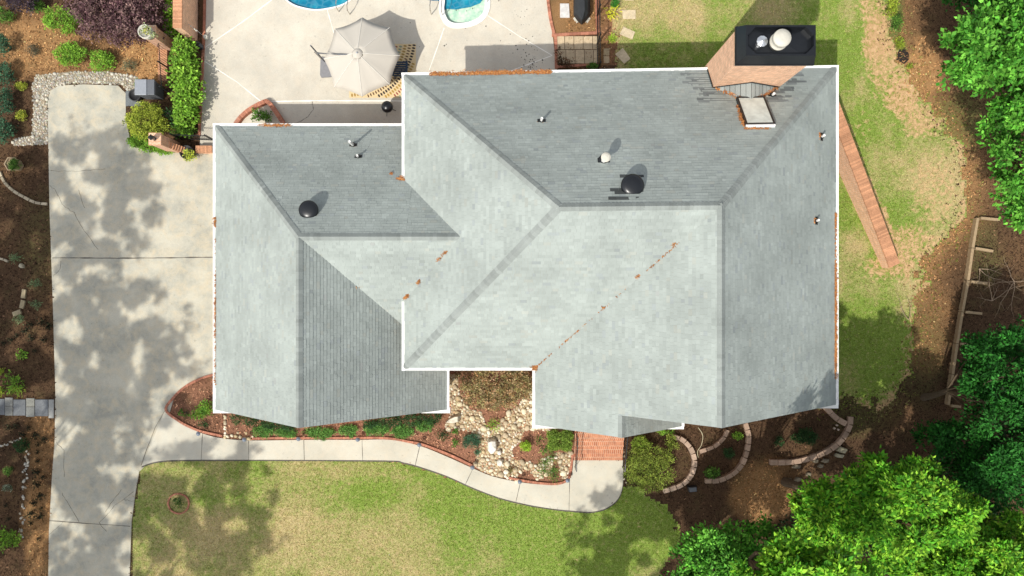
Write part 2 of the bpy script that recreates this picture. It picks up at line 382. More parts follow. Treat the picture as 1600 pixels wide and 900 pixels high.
soil = np.where(inS, np.maximum(soil, np.clip((edgeS - .25) * 2.2, 0, .9)), soil)
outS = np.where(~inS, boxblur(boxblur(inS.astype(float), 9), 9), 0)
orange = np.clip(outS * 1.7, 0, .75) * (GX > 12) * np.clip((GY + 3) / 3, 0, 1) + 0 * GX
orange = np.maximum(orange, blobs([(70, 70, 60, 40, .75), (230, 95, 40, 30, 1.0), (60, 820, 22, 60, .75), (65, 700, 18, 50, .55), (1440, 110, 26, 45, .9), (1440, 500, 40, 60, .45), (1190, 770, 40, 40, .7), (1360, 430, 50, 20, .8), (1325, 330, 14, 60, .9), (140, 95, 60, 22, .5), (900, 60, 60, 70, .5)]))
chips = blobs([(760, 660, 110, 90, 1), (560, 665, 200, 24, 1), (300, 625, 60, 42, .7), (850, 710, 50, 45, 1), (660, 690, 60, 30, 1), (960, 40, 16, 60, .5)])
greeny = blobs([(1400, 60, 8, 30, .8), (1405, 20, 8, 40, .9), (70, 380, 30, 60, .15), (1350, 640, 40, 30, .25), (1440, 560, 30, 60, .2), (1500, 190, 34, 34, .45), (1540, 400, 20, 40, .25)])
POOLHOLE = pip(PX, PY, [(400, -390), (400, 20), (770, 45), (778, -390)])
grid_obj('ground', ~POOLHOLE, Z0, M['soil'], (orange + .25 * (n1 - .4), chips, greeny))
grid_obj('front_lawn', inF, Z0 + .012, M['lawn'], (dry, soil, Z0))
grid_obj('side_lawn', inS, Z0 + .012, M['lawn'], (dry, soil, Z0))
mb = MB(); q_ = (x0, float(gx[-1]), y0, float(gy[-1]))
for a_ in ((-300, -300, 300, q_[2]), (-300, q_[3], 300, 300), (-300, q_[2], q_[0], q_[3]), (q_[1], q_[2], 300, q_[3])): mb.face([(a_[0], a_[1], 0), (a_[2], a_[1], 0), (a_[2], a_[3], 0), (a_[0], a_[3], 0)])
tag(mb.build('forest_floor', M['soil']), kind='structure')
def slab(name, px, z, mat, zb=-.06, smooth=False, parent=None):
    pts = ccw(gp(catmull(px, 5, True) if smooth else px))
    mb = MB(); mb.prism(pts, zb, z); o = mb.build(name, mat, parent); o['kind'] = 'structure'; return o
DRIVE = [(75, 158), (79, 142), (92, 134), (130, 132), (185, 134), (197, 146), (197, 185), (205, 225), (250, 238), (310, 240), (388, 240), (388, 586), (335, 586), (318, 591), (300, 599), (285, 609), (272, 622), (266, 643), (254, 672), (241, 703), (228, 727), (218, 737), (212, 770), (206, 815), (203, 900), (200, 1300), (70, 1300), (76, 900), (77, 830), (82, 740), (86, 690), (87, 610), (83, 470), (78, 330), (76, 220)]
slab('driveway', DRIVE, .03, M['drive'])
WT = [(258, 642), (284, 662), (317, 677), (350, 685), (395, 688), (470, 687), (560, 687), (610, 687), (655, 696), (700, 714), (738, 731), (770, 744), (812, 753), (850, 757), (878, 756), (892, 745), (896, 719)]
WB = [(973, 719), (973, 755), (966, 778), (948, 793), (925, 799), (900, 798), (860, 794), (820, 787), (780, 777), (740, 762), (700, 744), (660, 730), (630, 722), (600, 719), (400, 718), (300, 718), (262, 719), (240, 722), (222, 728)]
slab('walkway', catmull(WT, 4) + catmull(WB, 4), .045, M['walk'])
slab('patio', [(324, -300), (322, 0), (319, 60), (317, 130), (313, 212), (313, 236), (650, 236), (650, 180), (884, 180), (870, 112), (864, 60), (857, 20), (854, -30), (852, -300), (775, -300), (768, -20)] + catmull([(766, -8), (763, 12), (755, 28), (738, 38), (715, 42), (700, 37), (693, 24), (692, 10), (686, 2), (672, 1), (640, -6), (580, -12), (548, 0), (535, 8), (515, 14), (492, 16), (468, 11), (445, 0), (415, -40)], 4) + [(400, -300)], .03, M['patio'], -.5)
slab('pool_water', [(395, -300), (405, 30), (560, 30), (680, 20), (698, 12), (712, 13), (735, 9), (750, 3), (756, -6), (780, -10), (780, -300)], -.12, M['water'], -.4)
slab('pool_shallow_ledge', [(684, 12), (700, 9), (712, 11), (735, 7), (750, 1), (760, -6), (775, -6), (775, 55), (684, 55)], -.16, M['shallow'], -.4)
slab('side_path', [(867, 54), (933, 50), (935, 100), (872, 104)], .02, M['soil'])
slab('house_pad', [(868, 104), (935, 102), (1240, 104), (1240, 112), (868, 112)], .01, M['soil'])
def strip(name, px, w, z, mat, col=(1, 1, 1), h=.004, parent=None, wob=0):
    pts = [Vector((*G(*p), 0)) for p in px]; mb = MB(); L_ = []; R_ = []
    for i, p in enumerate(pts):
        t = (pts[min(i + 1, len(pts) - 1)] - pts[max(i - 1, 0)]).normalized(); nn = Vector((-t.y, t.x, 0)); ww = w * (1 + wob * (random.random() - .5) * 2)
        L_.append(p + nn * ww / 2); R_.append(p - nn * ww / 2)
    for i in range(len(pts) - 1):
        a, b, c, d = R_[i], R_[i + 1], L_[i + 1], L_[i]
        mb.mesh([(a.x, a.y, z), (b.x, b.y, z), (c.x, c.y, z), (d.x, d.y, z), (a.x, a.y, z - h), (b.x, b.y, z - h), (c.x, c.y, z - h), (d.x, d.y, z - h)],
                [(0, 1, 2, 3), (0, 4, 5, 1), (2, 6, 7, 3), (1, 5, 6, 2), (3, 7, 4, 0)], col)
    return mb, mb.build(name, mat, parent)
M['joint'] = m_plain('dark_joint', (.10, .09, .075), .95, 0, .5, 6)
M['lightjoint'] = m_plain('pale_joint_filler', (.8, .78, .72), .8, 0, .08)
def crack(px, w=.02, n=6, j=1.6, name='crack', z=.034, mat='joint'):
    pts = []
    for a, b in zip(px[:-1], px[1:]):
        for k in range(n):
            t = k / n; pts.append((a[0] + (b[0] - a[0]) * t + (random.random() - .5) * j, a[1] + (b[1] - a[1]) * t + (random.random() - .5) * j))
    pts.append(px[-1]); tag(strip(name, pts, w, z, M[mat], wob=.5)[1], kind='structure')
tag(strip('lawn_edge_groove', [(x_, y_ + 1.3) for x_, y_ in catmull(WB, 4)], .06, .035, M['joint'], h=.03, wob=.3)[1], kind='structure')
crack([(82, 403), (200, 403.5), (336, 402)], .05, 14, .4, 'driveway_joint')
crack([(78, 813), (130, 817), (204, 822)], .03, 6, .4, 'driveway_joint')
for c_ in ([(76, 289), (86, 296), (100, 322), (116, 332), (128, 355), (154, 390)], [(123, 297), (133, 325)], [(79, 267), (120, 268), (165, 264)], [(84, 432), (95, 420), (96, 408)], [(88, 690), (100, 703), (101, 745)], [(97, 770), (110, 790), (124, 815)], [(155, 817), (180, 790), (209, 768)], [(190, 765), (175, 785), (165, 800)], [(100, 815), (76, 836)], [(195, 780), (208, 784)], [(155, 817), (167, 830)]):
    crack(c_, .014)
crack([(258, 642), (243, 668), (230, 702), (221, 727)], .02, 4, .3, 'walkway_joint', .049)
for a, b in (((317, 677), (315, 718)), ((389, 687), (389, 718)), ((475, 687), (476, 719)), ((566, 687), (567, 719)), ((656, 697), (649, 727)), ((739, 732), (727, 757)), ((813, 754), (806, 784)), ((890, 748), (889, 798))):
    crack([a, b], .022, 4, .2, 'walkway_joint', .0495)
for l_ in ([(320, 75), (380, 34), (428, -2)], [(320, 96), (370, 128), (412, 162)], [(511, 14), (520, 45), (530, 75)], [(670, 112), (685, 70), (694, 44)], [(761, 24), (810, 56), (863, 87)], [(863, 87), (825, 101), (792, 113)]):
    crack(l_, .035, 5, .2, 'patio_joint', .034, 'lightjoint')
crack([(420, 159), (500, 157.5), (640, 158)], .06, 10, .3, 'patio_joint', .034, 'lightjoint')
crack([(488, 158), (490, 172), (480, 184), (462, 193)], .02, 6, 1.2, 'crack')
# stain spots on the patio near the house corner
mb = MB()
for k in range(90):
    px_ = random.gauss(832, 9); py_ = random.gauss(97, 10); r = random.uniform(.015, .05)
    if random.random() < .3: px_ = random.gauss(818, 10); py_ = random.uniform(15, 90)
    if random.random() < .18: px_ = random.uniform(560, 800); py_ = random.uniform(10, 90)
    if py_ > 113: continue
    c_ = P(px_, py_); mb.prism([(c_.x + r * math.cos(a) * random.uniform(.5, 1), c_.y + r * math.sin(a) * random.uniform(.5, 1)) for a in np.linspace(0, 5.5, 7)], .03, .0345, (.07, .065, .055))
tag(mb.build('leaf_litter', M['col']), 'small dark dead leaves scattered on the pale patio by the house', 'leaf litter', kind='stuff')
# ---------------------------------------------------------------- house
ZM, ZG = 5.1, 2.9; SL = .79
house = thing('house', 'large house under a pale grey shingle hip and gable roof with white gutters', 'house', (0, 0, 0))
ZR = 10.05; R1 = Vector((1.65, 3.02, ZR)); R2 = Vector((7.34, 3.17, ZR))
A = Vector((-4.55, 9.21, ZM)); B = Vector((13.70, 9.53, ZM)); SW = Vector((-4.55, -3.16, ZM))
V0 = Vector((.976, -3.16, ZM))
_n1 = (B - A).cross(R1 - A); _n2 = (V0 - SW).cross(R1 - SW); _d = _n1.cross(_n2); R2 = R1 + _d * ((7.34 - R1.x) / _d.x); ZR = R2.z
GZ = Vector((7.34, -4.72, ZR)); SE = Vector((13.70, -4.72, ZM))
def on(plane, x, y):          # z on a plane at x,y
    o, n = plane; return o.z - ((x - o.x) * n.x + (y - o.y) * n.y) / n.z
def mkplane(a, b, c):
    n = (b - a).cross(c - a).normalized(); n = n if n.z > 0 else -n; return (a, n)
W_ = lambda x, y, pl: Vector((x, y, on(pl, x, y)))
plN = mkplane(A, B, R1); plW = mkplane(A, SW, R1); plS = mkplane(SW, V0, R1)
plFW = mkplane(V0, V0 + Vector((0, -1, 0)), R2); plE = mkplane(SE, B, GZ)
PK = W_(4.24, -5.58, plFW)
plPE = (PK, Vector((.79, 0, 1)).normalized())
gJ = Vector((-8.4, 2.22, 7.1)); gNW = Vector((-13.5, 7.61, ZG)); gSW = Vector((-13.5, -5.31, ZG)); gPk = Vector((-8.4, -5.31, 7.1))
plgW = mkplane(gNW, gSW, gJ); plgN = mkplane(gNW, gNW + Vector((1, 0, 0)), gJ); plgE = (gJ, Vector((4.2 / 5.43, 0, 1)).normalized()); plgS = (gJ, Vector((0, -4.2 / 5.39, 1)).normalized())
def clip(poly, sub):          # Sutherland-Hodgman, sub convex CCW
    for i in range(len(sub)):
        a, b = sub[i], sub[(i + 1) % len(sub)]; ex, ey = b[0] - a[0], b[1] - a[1]; out = []
        for j in range(len(poly)):
            p, q = poly[j], poly[(j + 1) % len(poly)]
            dp = ex * (p[1] - a[1]) - ey * (p[0] - a[0]); dq = ex * (q[1] - a[1]) - ey * (q[0] - a[0])
            if dp >= 0: out.append(p)
            if dp * dq < 0:
                t = dp / (dp - dq); out.append((p[0] + (q[0] - p[0]) * t, p[1] + (q[1] - p[1]) * t))
        poly = out
        if len(poly) < 3: return []
    return poly
EXP = .143
roof_mb = MB(); deck_mb = MB()
def shingle_face(pts, eave_dir, dark=None, base=(.335, .372, .350)):
    """pts: 3D convex polygon on one plane; eave_dir: horizontal direction of the eave"""
    u = Vector(eave_dir).normalized(); n = (pts[1] - pts[0]).cross(pts[2] - pts[0]).normalized()
    if n.z < 0: n = -n
    u = (u - n * u.dot(n)).normalized(); v = n.cross(u)
    if v.z < 0: u = -u; v = n.cross(u)
    o = min(pts, key=lambda p: p.dot(v)); lp = ccw([((p - o).dot(u), (p - o).dot(v)) for p in pts])
    u0 = min(p[0] for p in lp); u1 = max(p[0] for p in lp); v1 = max(p[1] for p in lp)
    W3 = lambda a, b, h: o + u * a + v * b + n * h
    deck_mb.face([W3(a, b, -.004) for a, b in lp])
    deck_mb.face([W3(a, b, -.05) for a, b in lp[::-1]])
    for i in range(len(lp)):
        p, q = lp[i], lp[(i + 1) % len(lp)]; deck_mb.face([W3(*p, -.05), W3(*q, -.05), W3(*q, -.004), W3(*p, -.004)])
    row = 0; vv = 0
    while vv < v1:
        a = u0 - random.random() * .4
        rowt = random.uniform(.98, 1.02)
        while a < u1:
            w = random.choice((.13, .16, .2, .24, .3)) * random.uniform(.85, 1.15)
            rect = [(a, vv), (a + w - .003, vv), (a + w - .003, vv + EXP), (a, vv + EXP)]
            pl = clip(rect, lp)
            if pl:
                t = random.choice((.009, .011, .015, .018)); tn = random.gauss(1, .04) * rowt
                b = base
                if random.random() < .04: b = (b[0] * .91, b[1] * .91, b[2] * .95)
                if random.random() < .03: b = (b[0] * 1.05, b[1] * 1.01, b[2] * .98)
                col = (b[0] * tn, b[1] * tn, b[2] * tn)
                hs = [t * (1 - (p[1] - vv) / EXP) + .002 for p in pl]; k = len(pl)
                vs = [W3(p[0], p[1], h) for p, h in zip(pl, hs)] + [W3(p[0], p[1], -.003) for p in pl]
                fs = [tuple(range(k))]
                for i in range(k):
                    j = (i + 1) % k
                    if hs[i] + hs[j] > .008: fs.append((k + i, k + j, j, i))
                roof_mb.mesh(vs, fs, col)
            a += w
        vv += EXP
shingle_face([A, R1, R2, B], B - A)
shingle_face([A, SW, R1], (0, 1, 0)); shingle_face([SW, V0, R2, R1], (1, 0, 0))
shingle_face([W_(.976, -4.72, plFW), W_(7.34, -4.72, plFW), R2, V0], (0, 1, 0))
shingle_face([W_(.976, -5.58, plFW), PK, W_(4.24, -4.72, plFW), W_(.976, -4.72, plFW)], (0, 1, 0))
shingle_face([PK, W_(7.1, -5.58, plPE), W_(7.1, -4.5, plPE), W_(4.24, -4.5, plPE)], (0, 1, 0), base=(.315, .35, .33))
shingle_face([SE, B, R2, GZ], (0, 1, 0))
shingle_face([gSW, gPk, gJ, gNW], (0, 1, 0))
shingle_face([gNW, gJ, W_(-4.2, 2.22, plgN), W_(-4.2, 7.61, plgN)], (1, 0, 0))
shingle_face([W_(-4.197, 5.4, plgN), W_(-4.197, 2.22, plgN), W_(-1.75, 2.22, plgN)], (1, 0, 0))
shingle_face([gJ, W_(-3.0, -3.17, plgS), W_(-1.75, 2.22, plgS)], (1, 0, 0))
shingle_face([gJ, gPk, W_(-2.97, -5.31, plgE), W_(-2.97, -3.17, plgE)], (0, 1, 0), base=(.32, .355, .335))
roof = roof_mb.build('roof', M['shingle'], house)
deck_mb.build('roof_deck', M['wood'], house)
# ridge and hip caps
cap = MB()
def capline(p, q, w=.17, nA=None, nB=None, lift=.02):
    """overlapping cap shingles folded over the line p-q; nA/nB outward normals of the two slopes"""
    d = (q - p); L = d.length; d.normalize(); k = int(L / .143)
    if nA is None: return
    sa = d.cross(nA).normalized(); sb = d.cross(nB).normalized()
    if sa.dot(nB) > 0: sa = -sa
    if sb.dot(nA) > 0: sb = -sb
    for i in range(k + 1):
        a = p + d * (i * .143); b = p + d * min(L, i * .143 + .15)
        up = (nA + nB).normalized(); tn = random.gauss(.93, .06); col = (.29 * tn, .318 * tn, .302 * tn)
        h0, h1 = lift + .016, lift
        for s, nn in ((sa, nA), (sb, nB)):
            vs = [a + up * h0, b + up * h1, b + s * w + nn * (h1 - .004), a + s * w + nn * (h0 - .004), a + s * w + nn * .001, b + s * w + nn * .001]
            f = [(0, 1, 2, 3), (3, 2, 5, 4), (0, 3, 4)]
            cap.mesh(vs, f, col)
NZ = lambda pl: pl[1]
capline(A + Vector((0, 0, .0)), R1, .16, NZ(plN), NZ(plW)); capline(SW, R1, .16, NZ(plS), NZ(plW)); capline(R1, R2, .16, NZ(plN), NZ(plS))
capline(B, R2, .16, NZ(plN), NZ(plE)); capline(GZ, R2 + Vector((0, .1, 0)), .16, NZ(plFW), NZ(plE)); capline(PK, W_(4.24, -4.74, plFW), .16, NZ(plFW), NZ(plPE))
capline(gNW, gJ, .16, NZ(plgN), NZ(plgW)); capline(gJ, Vector((-2.05, 2.22, 7.1)), .16, NZ(plgN), NZ(plgS)); capline(gPk, gJ, .16, NZ(plgE), NZ(plgW))
cap.build('ridge_cap', M['shingle'], roof)
# darker replacement shingles
rep = MB()
def flushrep():
    global rep
    rep.build('replacement_shingles', M['shingle'], roof); rep = MB()
def onroof(px, py, pl):
    d = (P(px, py, 0) - Vector((0, 0, H))); o, n = pl; t = (o - Vector((0, 0, H))).dot(n) / d.dot(n); return Vector((0, 0, H)) + d * t
def patch(px0, py0, px1, n_, pl, tone):
    a = onroof(px0, py0, pl); b = onroof(px1, py0, pl); nn = pl[1]; u = (b - a); u.z = 0; L = u.length; u.normalize(); v = nn.cross(u)
    if v.z < 0: v = -v
    base = round((a - A).dot(v) / EXP) * EXP; a = a + v * (base - (a - A).dot(v)); s = 0
    while s < L:
        w = min(L - s, random.choice((.3, .45, .9))); t_ = tone * random.uniform(.8, 1.15)
        q0 = a + u * s; q1 = a + u * (s + w - .004)
        vs = [q0 + nn * .026, q1 + nn * .026, q1 + v * EXP + nn * .012, q0 + v * EXP + nn * .012, q0, q1, q1 + v * EXP, q0 + v * EXP]
        rep.mesh(vs, [(0, 1, 2, 3), (4, 5, 1, 0), (5, 6, 2, 1), (7, 4, 0, 3)], (.35 * t_, .385 * t_, .38 * t_)); s += w
y = 117
rows = [(1063, 1116, .62), (1071, 1114, .6), (1080, 1114, .5), (1066, 1114, .58), (1075, 1116, .55), (1082, 1118, .6), (1094, 1122, .5), (1098, 1128, .55), (1092, 1135, .5), (1088, 1142, .52), (1090, 1150, .6)]
for i, (a, b, t) in enumerate(rows): patch(a, 116 + i * 4.0, b, 1, plN, t)
flushrep()
rows = [(1242, 1253, .6), (1240, 1256, .6), (1236, 1244, .55), (1230, 1260, .55), (1228, 1245, .6), (1224, 1240, .5), (1218, 1240, .55), (1212, 1226, .5), (1205, 1237, .5), (1198, 1222, .52), (1196, 1232, .55)]
for i, (a, b, t) in enumerate(rows): patch(a, 114 + i * 4.3, b, 1, plN, t)
flushrep(); patch(968, 273, 1012, 1, plN, .22); flushrep()
for a, b, yy in ((953, 1019, 295.5), (960, 1008, 300), (950, 1003, 306)): patch(a, yy, b, 1, plN, .22)
rep.build('replacement_shingles', M['shingle'], roof)
# gutters
gut = MB()
def gutter(a, b, out, w=.115):
    a = Vector(a); b = Vector(b); out = Vector(out); d = (b - a).normalized(); zt = .02
    prof = [(0.0, zt - .14), (w * .6, zt - .14), (w, zt - .03), (w, zt), (w - .018, zt), (w - .03, zt - .02), (.03, zt - .02), (0.0, zt)]
    vs = [q + out * o_ + Vector((0, 0, z_)) for q in (a, b) for o_, z_ in prof]; k = len(prof)
    gut.mesh(vs, [(i, (i + 1) % k, k + (i + 1) % k, k + i) for i in range(k)] + [tuple(range(k))[::-1], tuple(range(k, 2 * k))])
gutter(A + Vector((-.13, 0, 0)), B + Vector((.13, 0, 0)), (-.017, 1, 0)); gutter(SW - Vector((0, .13, 0)), A, (-1, 0, 0)); gutter(SW, V0 + Vector((-.02, 0, 0)), (0, -1, 0))
gutter(V0 - Vector((0, 2.5, 0)), V0 - Vector((0, .0, 0)), (-1, 0, 0)); gutter(SE, B, (1, 0, 0))
gutter(gSW, gNW, (-1, 0, 0)); gutter(gNW + Vector((-.13, 0, 0)), (-4.4, 7.61, ZG), (0, 1, 0)); gutter((-2.97, -5.31, ZG), (-2.97, -3.0, ZG), (1, 0, 0))
gutter(W_(7.1, -5.58, plPE), W_(7.1, -4.75, plPE), (1, 0, 0))
gut.build('gutter', M['gutter'], house)
class Tr:
    def __getattr__(s, k):
        def f(*a, **kw):
            m_ = MB(); getattr(m_, k)(*a, **kw); m_.build('cornice_return' if k == 'box' else 'rake_board', M['gutter'], house)
        return f
trim = Tr()
trim.box((.976 + .45, -5.60, ZM - .12), (1.15, .26, .2)); trim.box((SE.x - .45, -4.75, ZM - .12), (1.15, .26, .2))
trim.box((gSW.x + .4, -5.34, ZG - .12), (1.05, .26, .2)); trim.box((-2.97 - .5, -5.34, ZG - .12), (1.3, .26, .2)); trim.box((6.8, -5.6, 5.3), (.8, .2, .18))
def rake(p, q):
    d = q - p; vs = []
    for a in (p, q):
        for y_, z_ in ((0.0, -.27), (0.0, -.035), (.05, -.035), (.05, -.27)): vs.append(a + Vector((0, y_ - .0, z_)))
    trim.mesh(vs, [(0, 1, 5, 4), (1, 2, 6, 5), (2, 3, 7, 6), (3, 0, 4, 7), (3, 2, 1, 0), (4, 5, 6, 7)])
rake(SE, GZ); rake(GZ, W_(4.24, -4.72, plFW)); rake(W_(.976, -5.58, plFW), PK); rake(PK, W_(7.1, -5.58, plPE)); rake(gSW, gPk); rake(gPk, W_(-2.97, -5.31, plgE))
# walls
def wallbox(x0, x1, y0, y1, z, parent=house, name='wall'):
    mb = MB(); mb.prism([(x0, y0), (x1, y0), (x1, y1), (x0, y1)], -.1, z); return mb.build(name, M['brick'], parent)
w1 = wallbox(-4.1, 13.25, -2.75, 8.85, ZM - .1); w2 = wallbox(1.4, 13.25, -4.45, -2.76, ZM - .1)
w3 = wallbox(-13.05, -3.4, -5.0, 7.2, ZG - .1)
mb = MB()
for (xa, xb, yy, pk, zb) in ((1.4, 13.25, -4.44, GZ, ZM - .1), (-13.05, -3.4, -4.99, gPk, ZG - .1)):
    zt = pk.z - .3; mb.mesh([(xa, yy, zb), (xb, yy, zb), (pk.x, yy, zt), (xa, yy + .2, zb), (xb, yy + .2, zb), (pk.x, yy + .2, zt)], [(0, 1, 2), (1, 4, 5, 2), (3, 0, 2, 5)])
mb.build('gable_wall', M['brick'], house)
def window(cx, y, cz, w, h, facing='S', name='window'):
    R = {'S': 0, 'N': math.pi, 'E': math.pi / 2, 'W': -math.pi / 2}[facing]; Rm = Matrix.Rotation(R, 3, 'Z'); c = Vector((cx, y, cz))
    T = lambda x, yy, z: c + Rm @ Vector((x, yy, z))
    f = MB()
    for dx, dz, sw, sh in ((0, h / 2, w + .16, .09), (0, -h / 2, w + .16, .09), (-w / 2, 0, .08, h - .1), (w / 2, 0, .08, h - .1), (0, 0, .04, h - .1), (0, 0, w - .1, .04)):
        if sw == .04 or sh == .04:
            f.box(T(dx, -.02 - (.004 if sh == .04 else 0), dz), (sw, .04, sh), R)
        else: f.box(T(dx, -.03, dz), (sw, .08, sh), R)
    fo = f.build(name, M['white'], house); g = MB(); g.box(T(0, .0, 0), (w - .05, .02, h - .05), R); g.build('pane', M['glass'], fo)
for x in (3.2, 10.5, 8.6, 12.0): window(x, -4.47, 3.7, 1.1, 1.5); 
for x in (3.0, 10.0): window(x, -4.47, 1.4, 1.3, 1.6)
window(7.34, -4.47, 7.2, 1.0, 1.3)
for x in (-10.5, -6.2): window(x, -5.03, 1.5, 1.2, 1.4)
window(-8.4, -5.03, 4.6, .8, .9)
for x in (-1.8, 0): window(x, -2.78, 1.5, 1.1, 1.5); window(x, -2.78, 3.9, 1.1, 1.3)
for x in (-2, 2, 6, 11): window(x, 8.88, 1.5, 1.4, 1.6, 'N'); window(x, 8.88, 3.9, 1.2, 1.3, 'N')
for y in (-2, 2, 6): window(13.28, y, 1.5, 1.2, 1.5, 'E'); window(13.28, y, 3.9, 1.2, 1.3, 'E')
for y in (-2.6, 1.0, 4.6):     # garage doors facing the parking court
    g = MB(); g.box((-13.06, y, 1.15), (.06, 2.6, 2.2)); 
    d = g.build('garage_door', M['white'], house); pg = MB()
    for k in range(4):
        for j in range(4): pg.box((-13.1, y - .98 + j * .65, .35 + k * .53), (.03, .55, .42))
    pg.build('door_panel', M['gutter'], d)
mb = MB(); mb.box((4.3, -4.49, 1.25), (1.0, .06, 2.2)); dd = mb.build('front_door', M['navy'], house)
mb = MB(); mb.tube([(4.65, -4.56, 1.1), (4.65, -4.56, 1.25)], .015); mb.build('handle', M['steel'], dd)
# porch under the small gable: landing and two posts
mb = MB(); mb.prism([(2.6, -6.2), (6.2, -6.2), (6.2, -4.46), (2.6, -4.46)], -.1, .62); mb.build('porch', M['pave'], house)
for x in (2.75, 6.05):
    mb = MB(); mb.box((x, -5.35, 2.85), (.22, .22, 4.45)); mb.build('porch_post', M['white'], house)
# ---------------------------------------------------------------- chimney
ch = MB(); cx0, cx1, cy0, cy1 = 8.27, 10.97, 8.46, 9.72; ct = 8.95
ch.prism([(cx0, cy0), (cx1, cy0), (cx1, cy1), (cx0, cy1)], -.1, ct)
chim = ch.build('chimney', M['chim'], house)
# flashing: dark strips where brick meets the roof
fl = MB()
def flash(p, q, side, hh=.1):
    p = Vector(p); q = Vector(q); s = Vector(side); vs = []
    for a in (p, q): vs += [a + s * .02 + Vector((0, 0, -.02)), a + s * .02 + Vector((0, 0, hh)), a + Vector((0, 0, hh)), a + Vector((0, 0, -.02))]
    fl.mesh(vs, [(0, 1, 5, 4), (1, 2, 6, 5), (3, 2, 1, 0), (4, 5, 6, 7)])
ap = Vector(((cx0 + cx1) / 2, 7.62, 0)); ap.z = on(plN, ap.x, ap.y) + .02
zc = on(plN, cx0, cy0)
mid = Vector(((cx0 + cx1) / 2, cy0 - .005, on(plN, 9.6, 7.62) + .02))
flash((cx0 - .012, cy0, zc), (cx0 - .012, 9.45, on(plN, cx0, 9.45)), (-1, 0, 0), .12)
flash((cx0, cy0, zc + .03), mid, (0, -1, 0), .1); flash(mid, (cx1, cy0, on(plN, cx1, cy0) + .03), (0, -1, 0), .1)
fl.build('flashing', M['black'], chim)
cr = MB()
c0 = Vector((cx0 + .05, cy0, on(plN, cx0, cy0) + .015)); c1 = Vector((cx1 - .05, cy0, on(plN, cx1, cy0) + .015)); mid.y = cy0
for (a, b) in ((c0, mid), (mid, c1)):       # cricket, split into shingle strips along the fall line
    for k in range(7):
        t0, t1 = k / 7, (k + 1) / 7; pa = a.lerp(b, t0); pb = a.lerp(b, t1 - .01)
        qa = a.lerp(ap, t0) if b is mid else ap.lerp(b, t0); qb = a.lerp(ap, t1 - .01) if b is mid else ap.lerp(b, t1 - .01)
        tn = random.uniform(.8, 1.1); vs = [pa, pb, qb, qa]
        if (pb - pa).cross(qb - pa).z < 0: vs = vs[::-1]
        lift = Vector((0, 0, .012 * (k % 2 + 1))); vs = [q + lift for q in vs]
        cr.mesh(vs, [(0, 1, 2, 3)], (.3 * tn, .33 * tn, .32 * tn))
cr.build('cricket', M['shingle'], chim)
# steel chase cover
cp = MB(); bx0, bx1, by0, by1 = 8.19, 11.08, 8.36, 9.78; tx0, tx1, ty0, ty1 = 8.40, 10.90, 8.52, 9.62; zb, zt = 8.95, 9.5
cp.prism([(bx0, by0), (bx1, by0), (bx1, by1), (bx0, by1)], zb - .08, zb + .02)
vs = [(bx0 + .02, by0 + .02, zb + .02), (bx1 - .02, by0 + .02, zb + .02), (bx1 - .02, by1 - .02, zb + .02), (bx0 + .02, by1 - .02, zb + .02), (tx0, ty0, zt), (tx1, ty0, zt), (tx1, ty1, zt), (tx0, ty1, zt)]
cp.mesh(vs, [(0, 1, 5, 4), (1, 2, 6, 5), (2, 3, 7, 6), (3, 0, 4, 7)])
r_ = .07; c_ = .28
oc = [(tx0 + r_ + c_, ty0 + r_), (tx1 - r_ - c_, ty0 + r_), (tx1 - r_, ty0 + r_ + c_), (tx1 - r_, ty1 - r_ - c_), (tx1 - r_ - c_, ty1 - r_), (tx0 + r_ + c_, ty1 - r_), (tx0 + r_, ty1 - r_ - c_), (tx0 + r_, ty0 + r_ + c_)]
top = [(tx0, ty0), (tx1, ty0), (tx1, ty1), (tx0, ty1)]
vs = [(x, y, zt) for x, y in top] + [(x, y, zt) for x, y in oc] + [(x, y, zt - .22) for x, y in oc] + [((tx0 + tx1) / 2 + .1, (ty0 + ty1) / 2, zt - .12)]
cp.mesh(vs, [(0, 1, 5, 4), (1, 2, 7, 6), (2, 3, 9, 8), (3, 0, 11, 10), (1, 6, 5), (2, 8, 7), (3, 10, 9), (0, 4, 11)] + [(4 + i, 4 + (i + 1) % 8, 12 + (i + 1) % 8, 12 + i) for i in range(8)] + [(12 + i, 12 + (i + 1) % 8, 20) for i in range(8)])
cp.build('chimney_cap', M['blackcap'], chim)
q = MB(); c = Vector((9.55, 9.02, 9.3)); q.lathe([(.28, 0), (.28, .18), (.32, .2), (.32, .26), (.29, .28), (.29, .48), (.32, .5), (.32, .58), (.30, .62), (.10, .66)], c, 28); q.build('flue_pot', M['cream'], chim, True)
q = MB(); c = Vector((8.92, 8.98, 9.25)); q.lathe([(.12, 0), (.12, .3), (.17, .31), (.17, .36), (.2, .37), (.2, .42), (.03, .5)], c, 10); q.build('flue_pipe', M['steel'], chim)
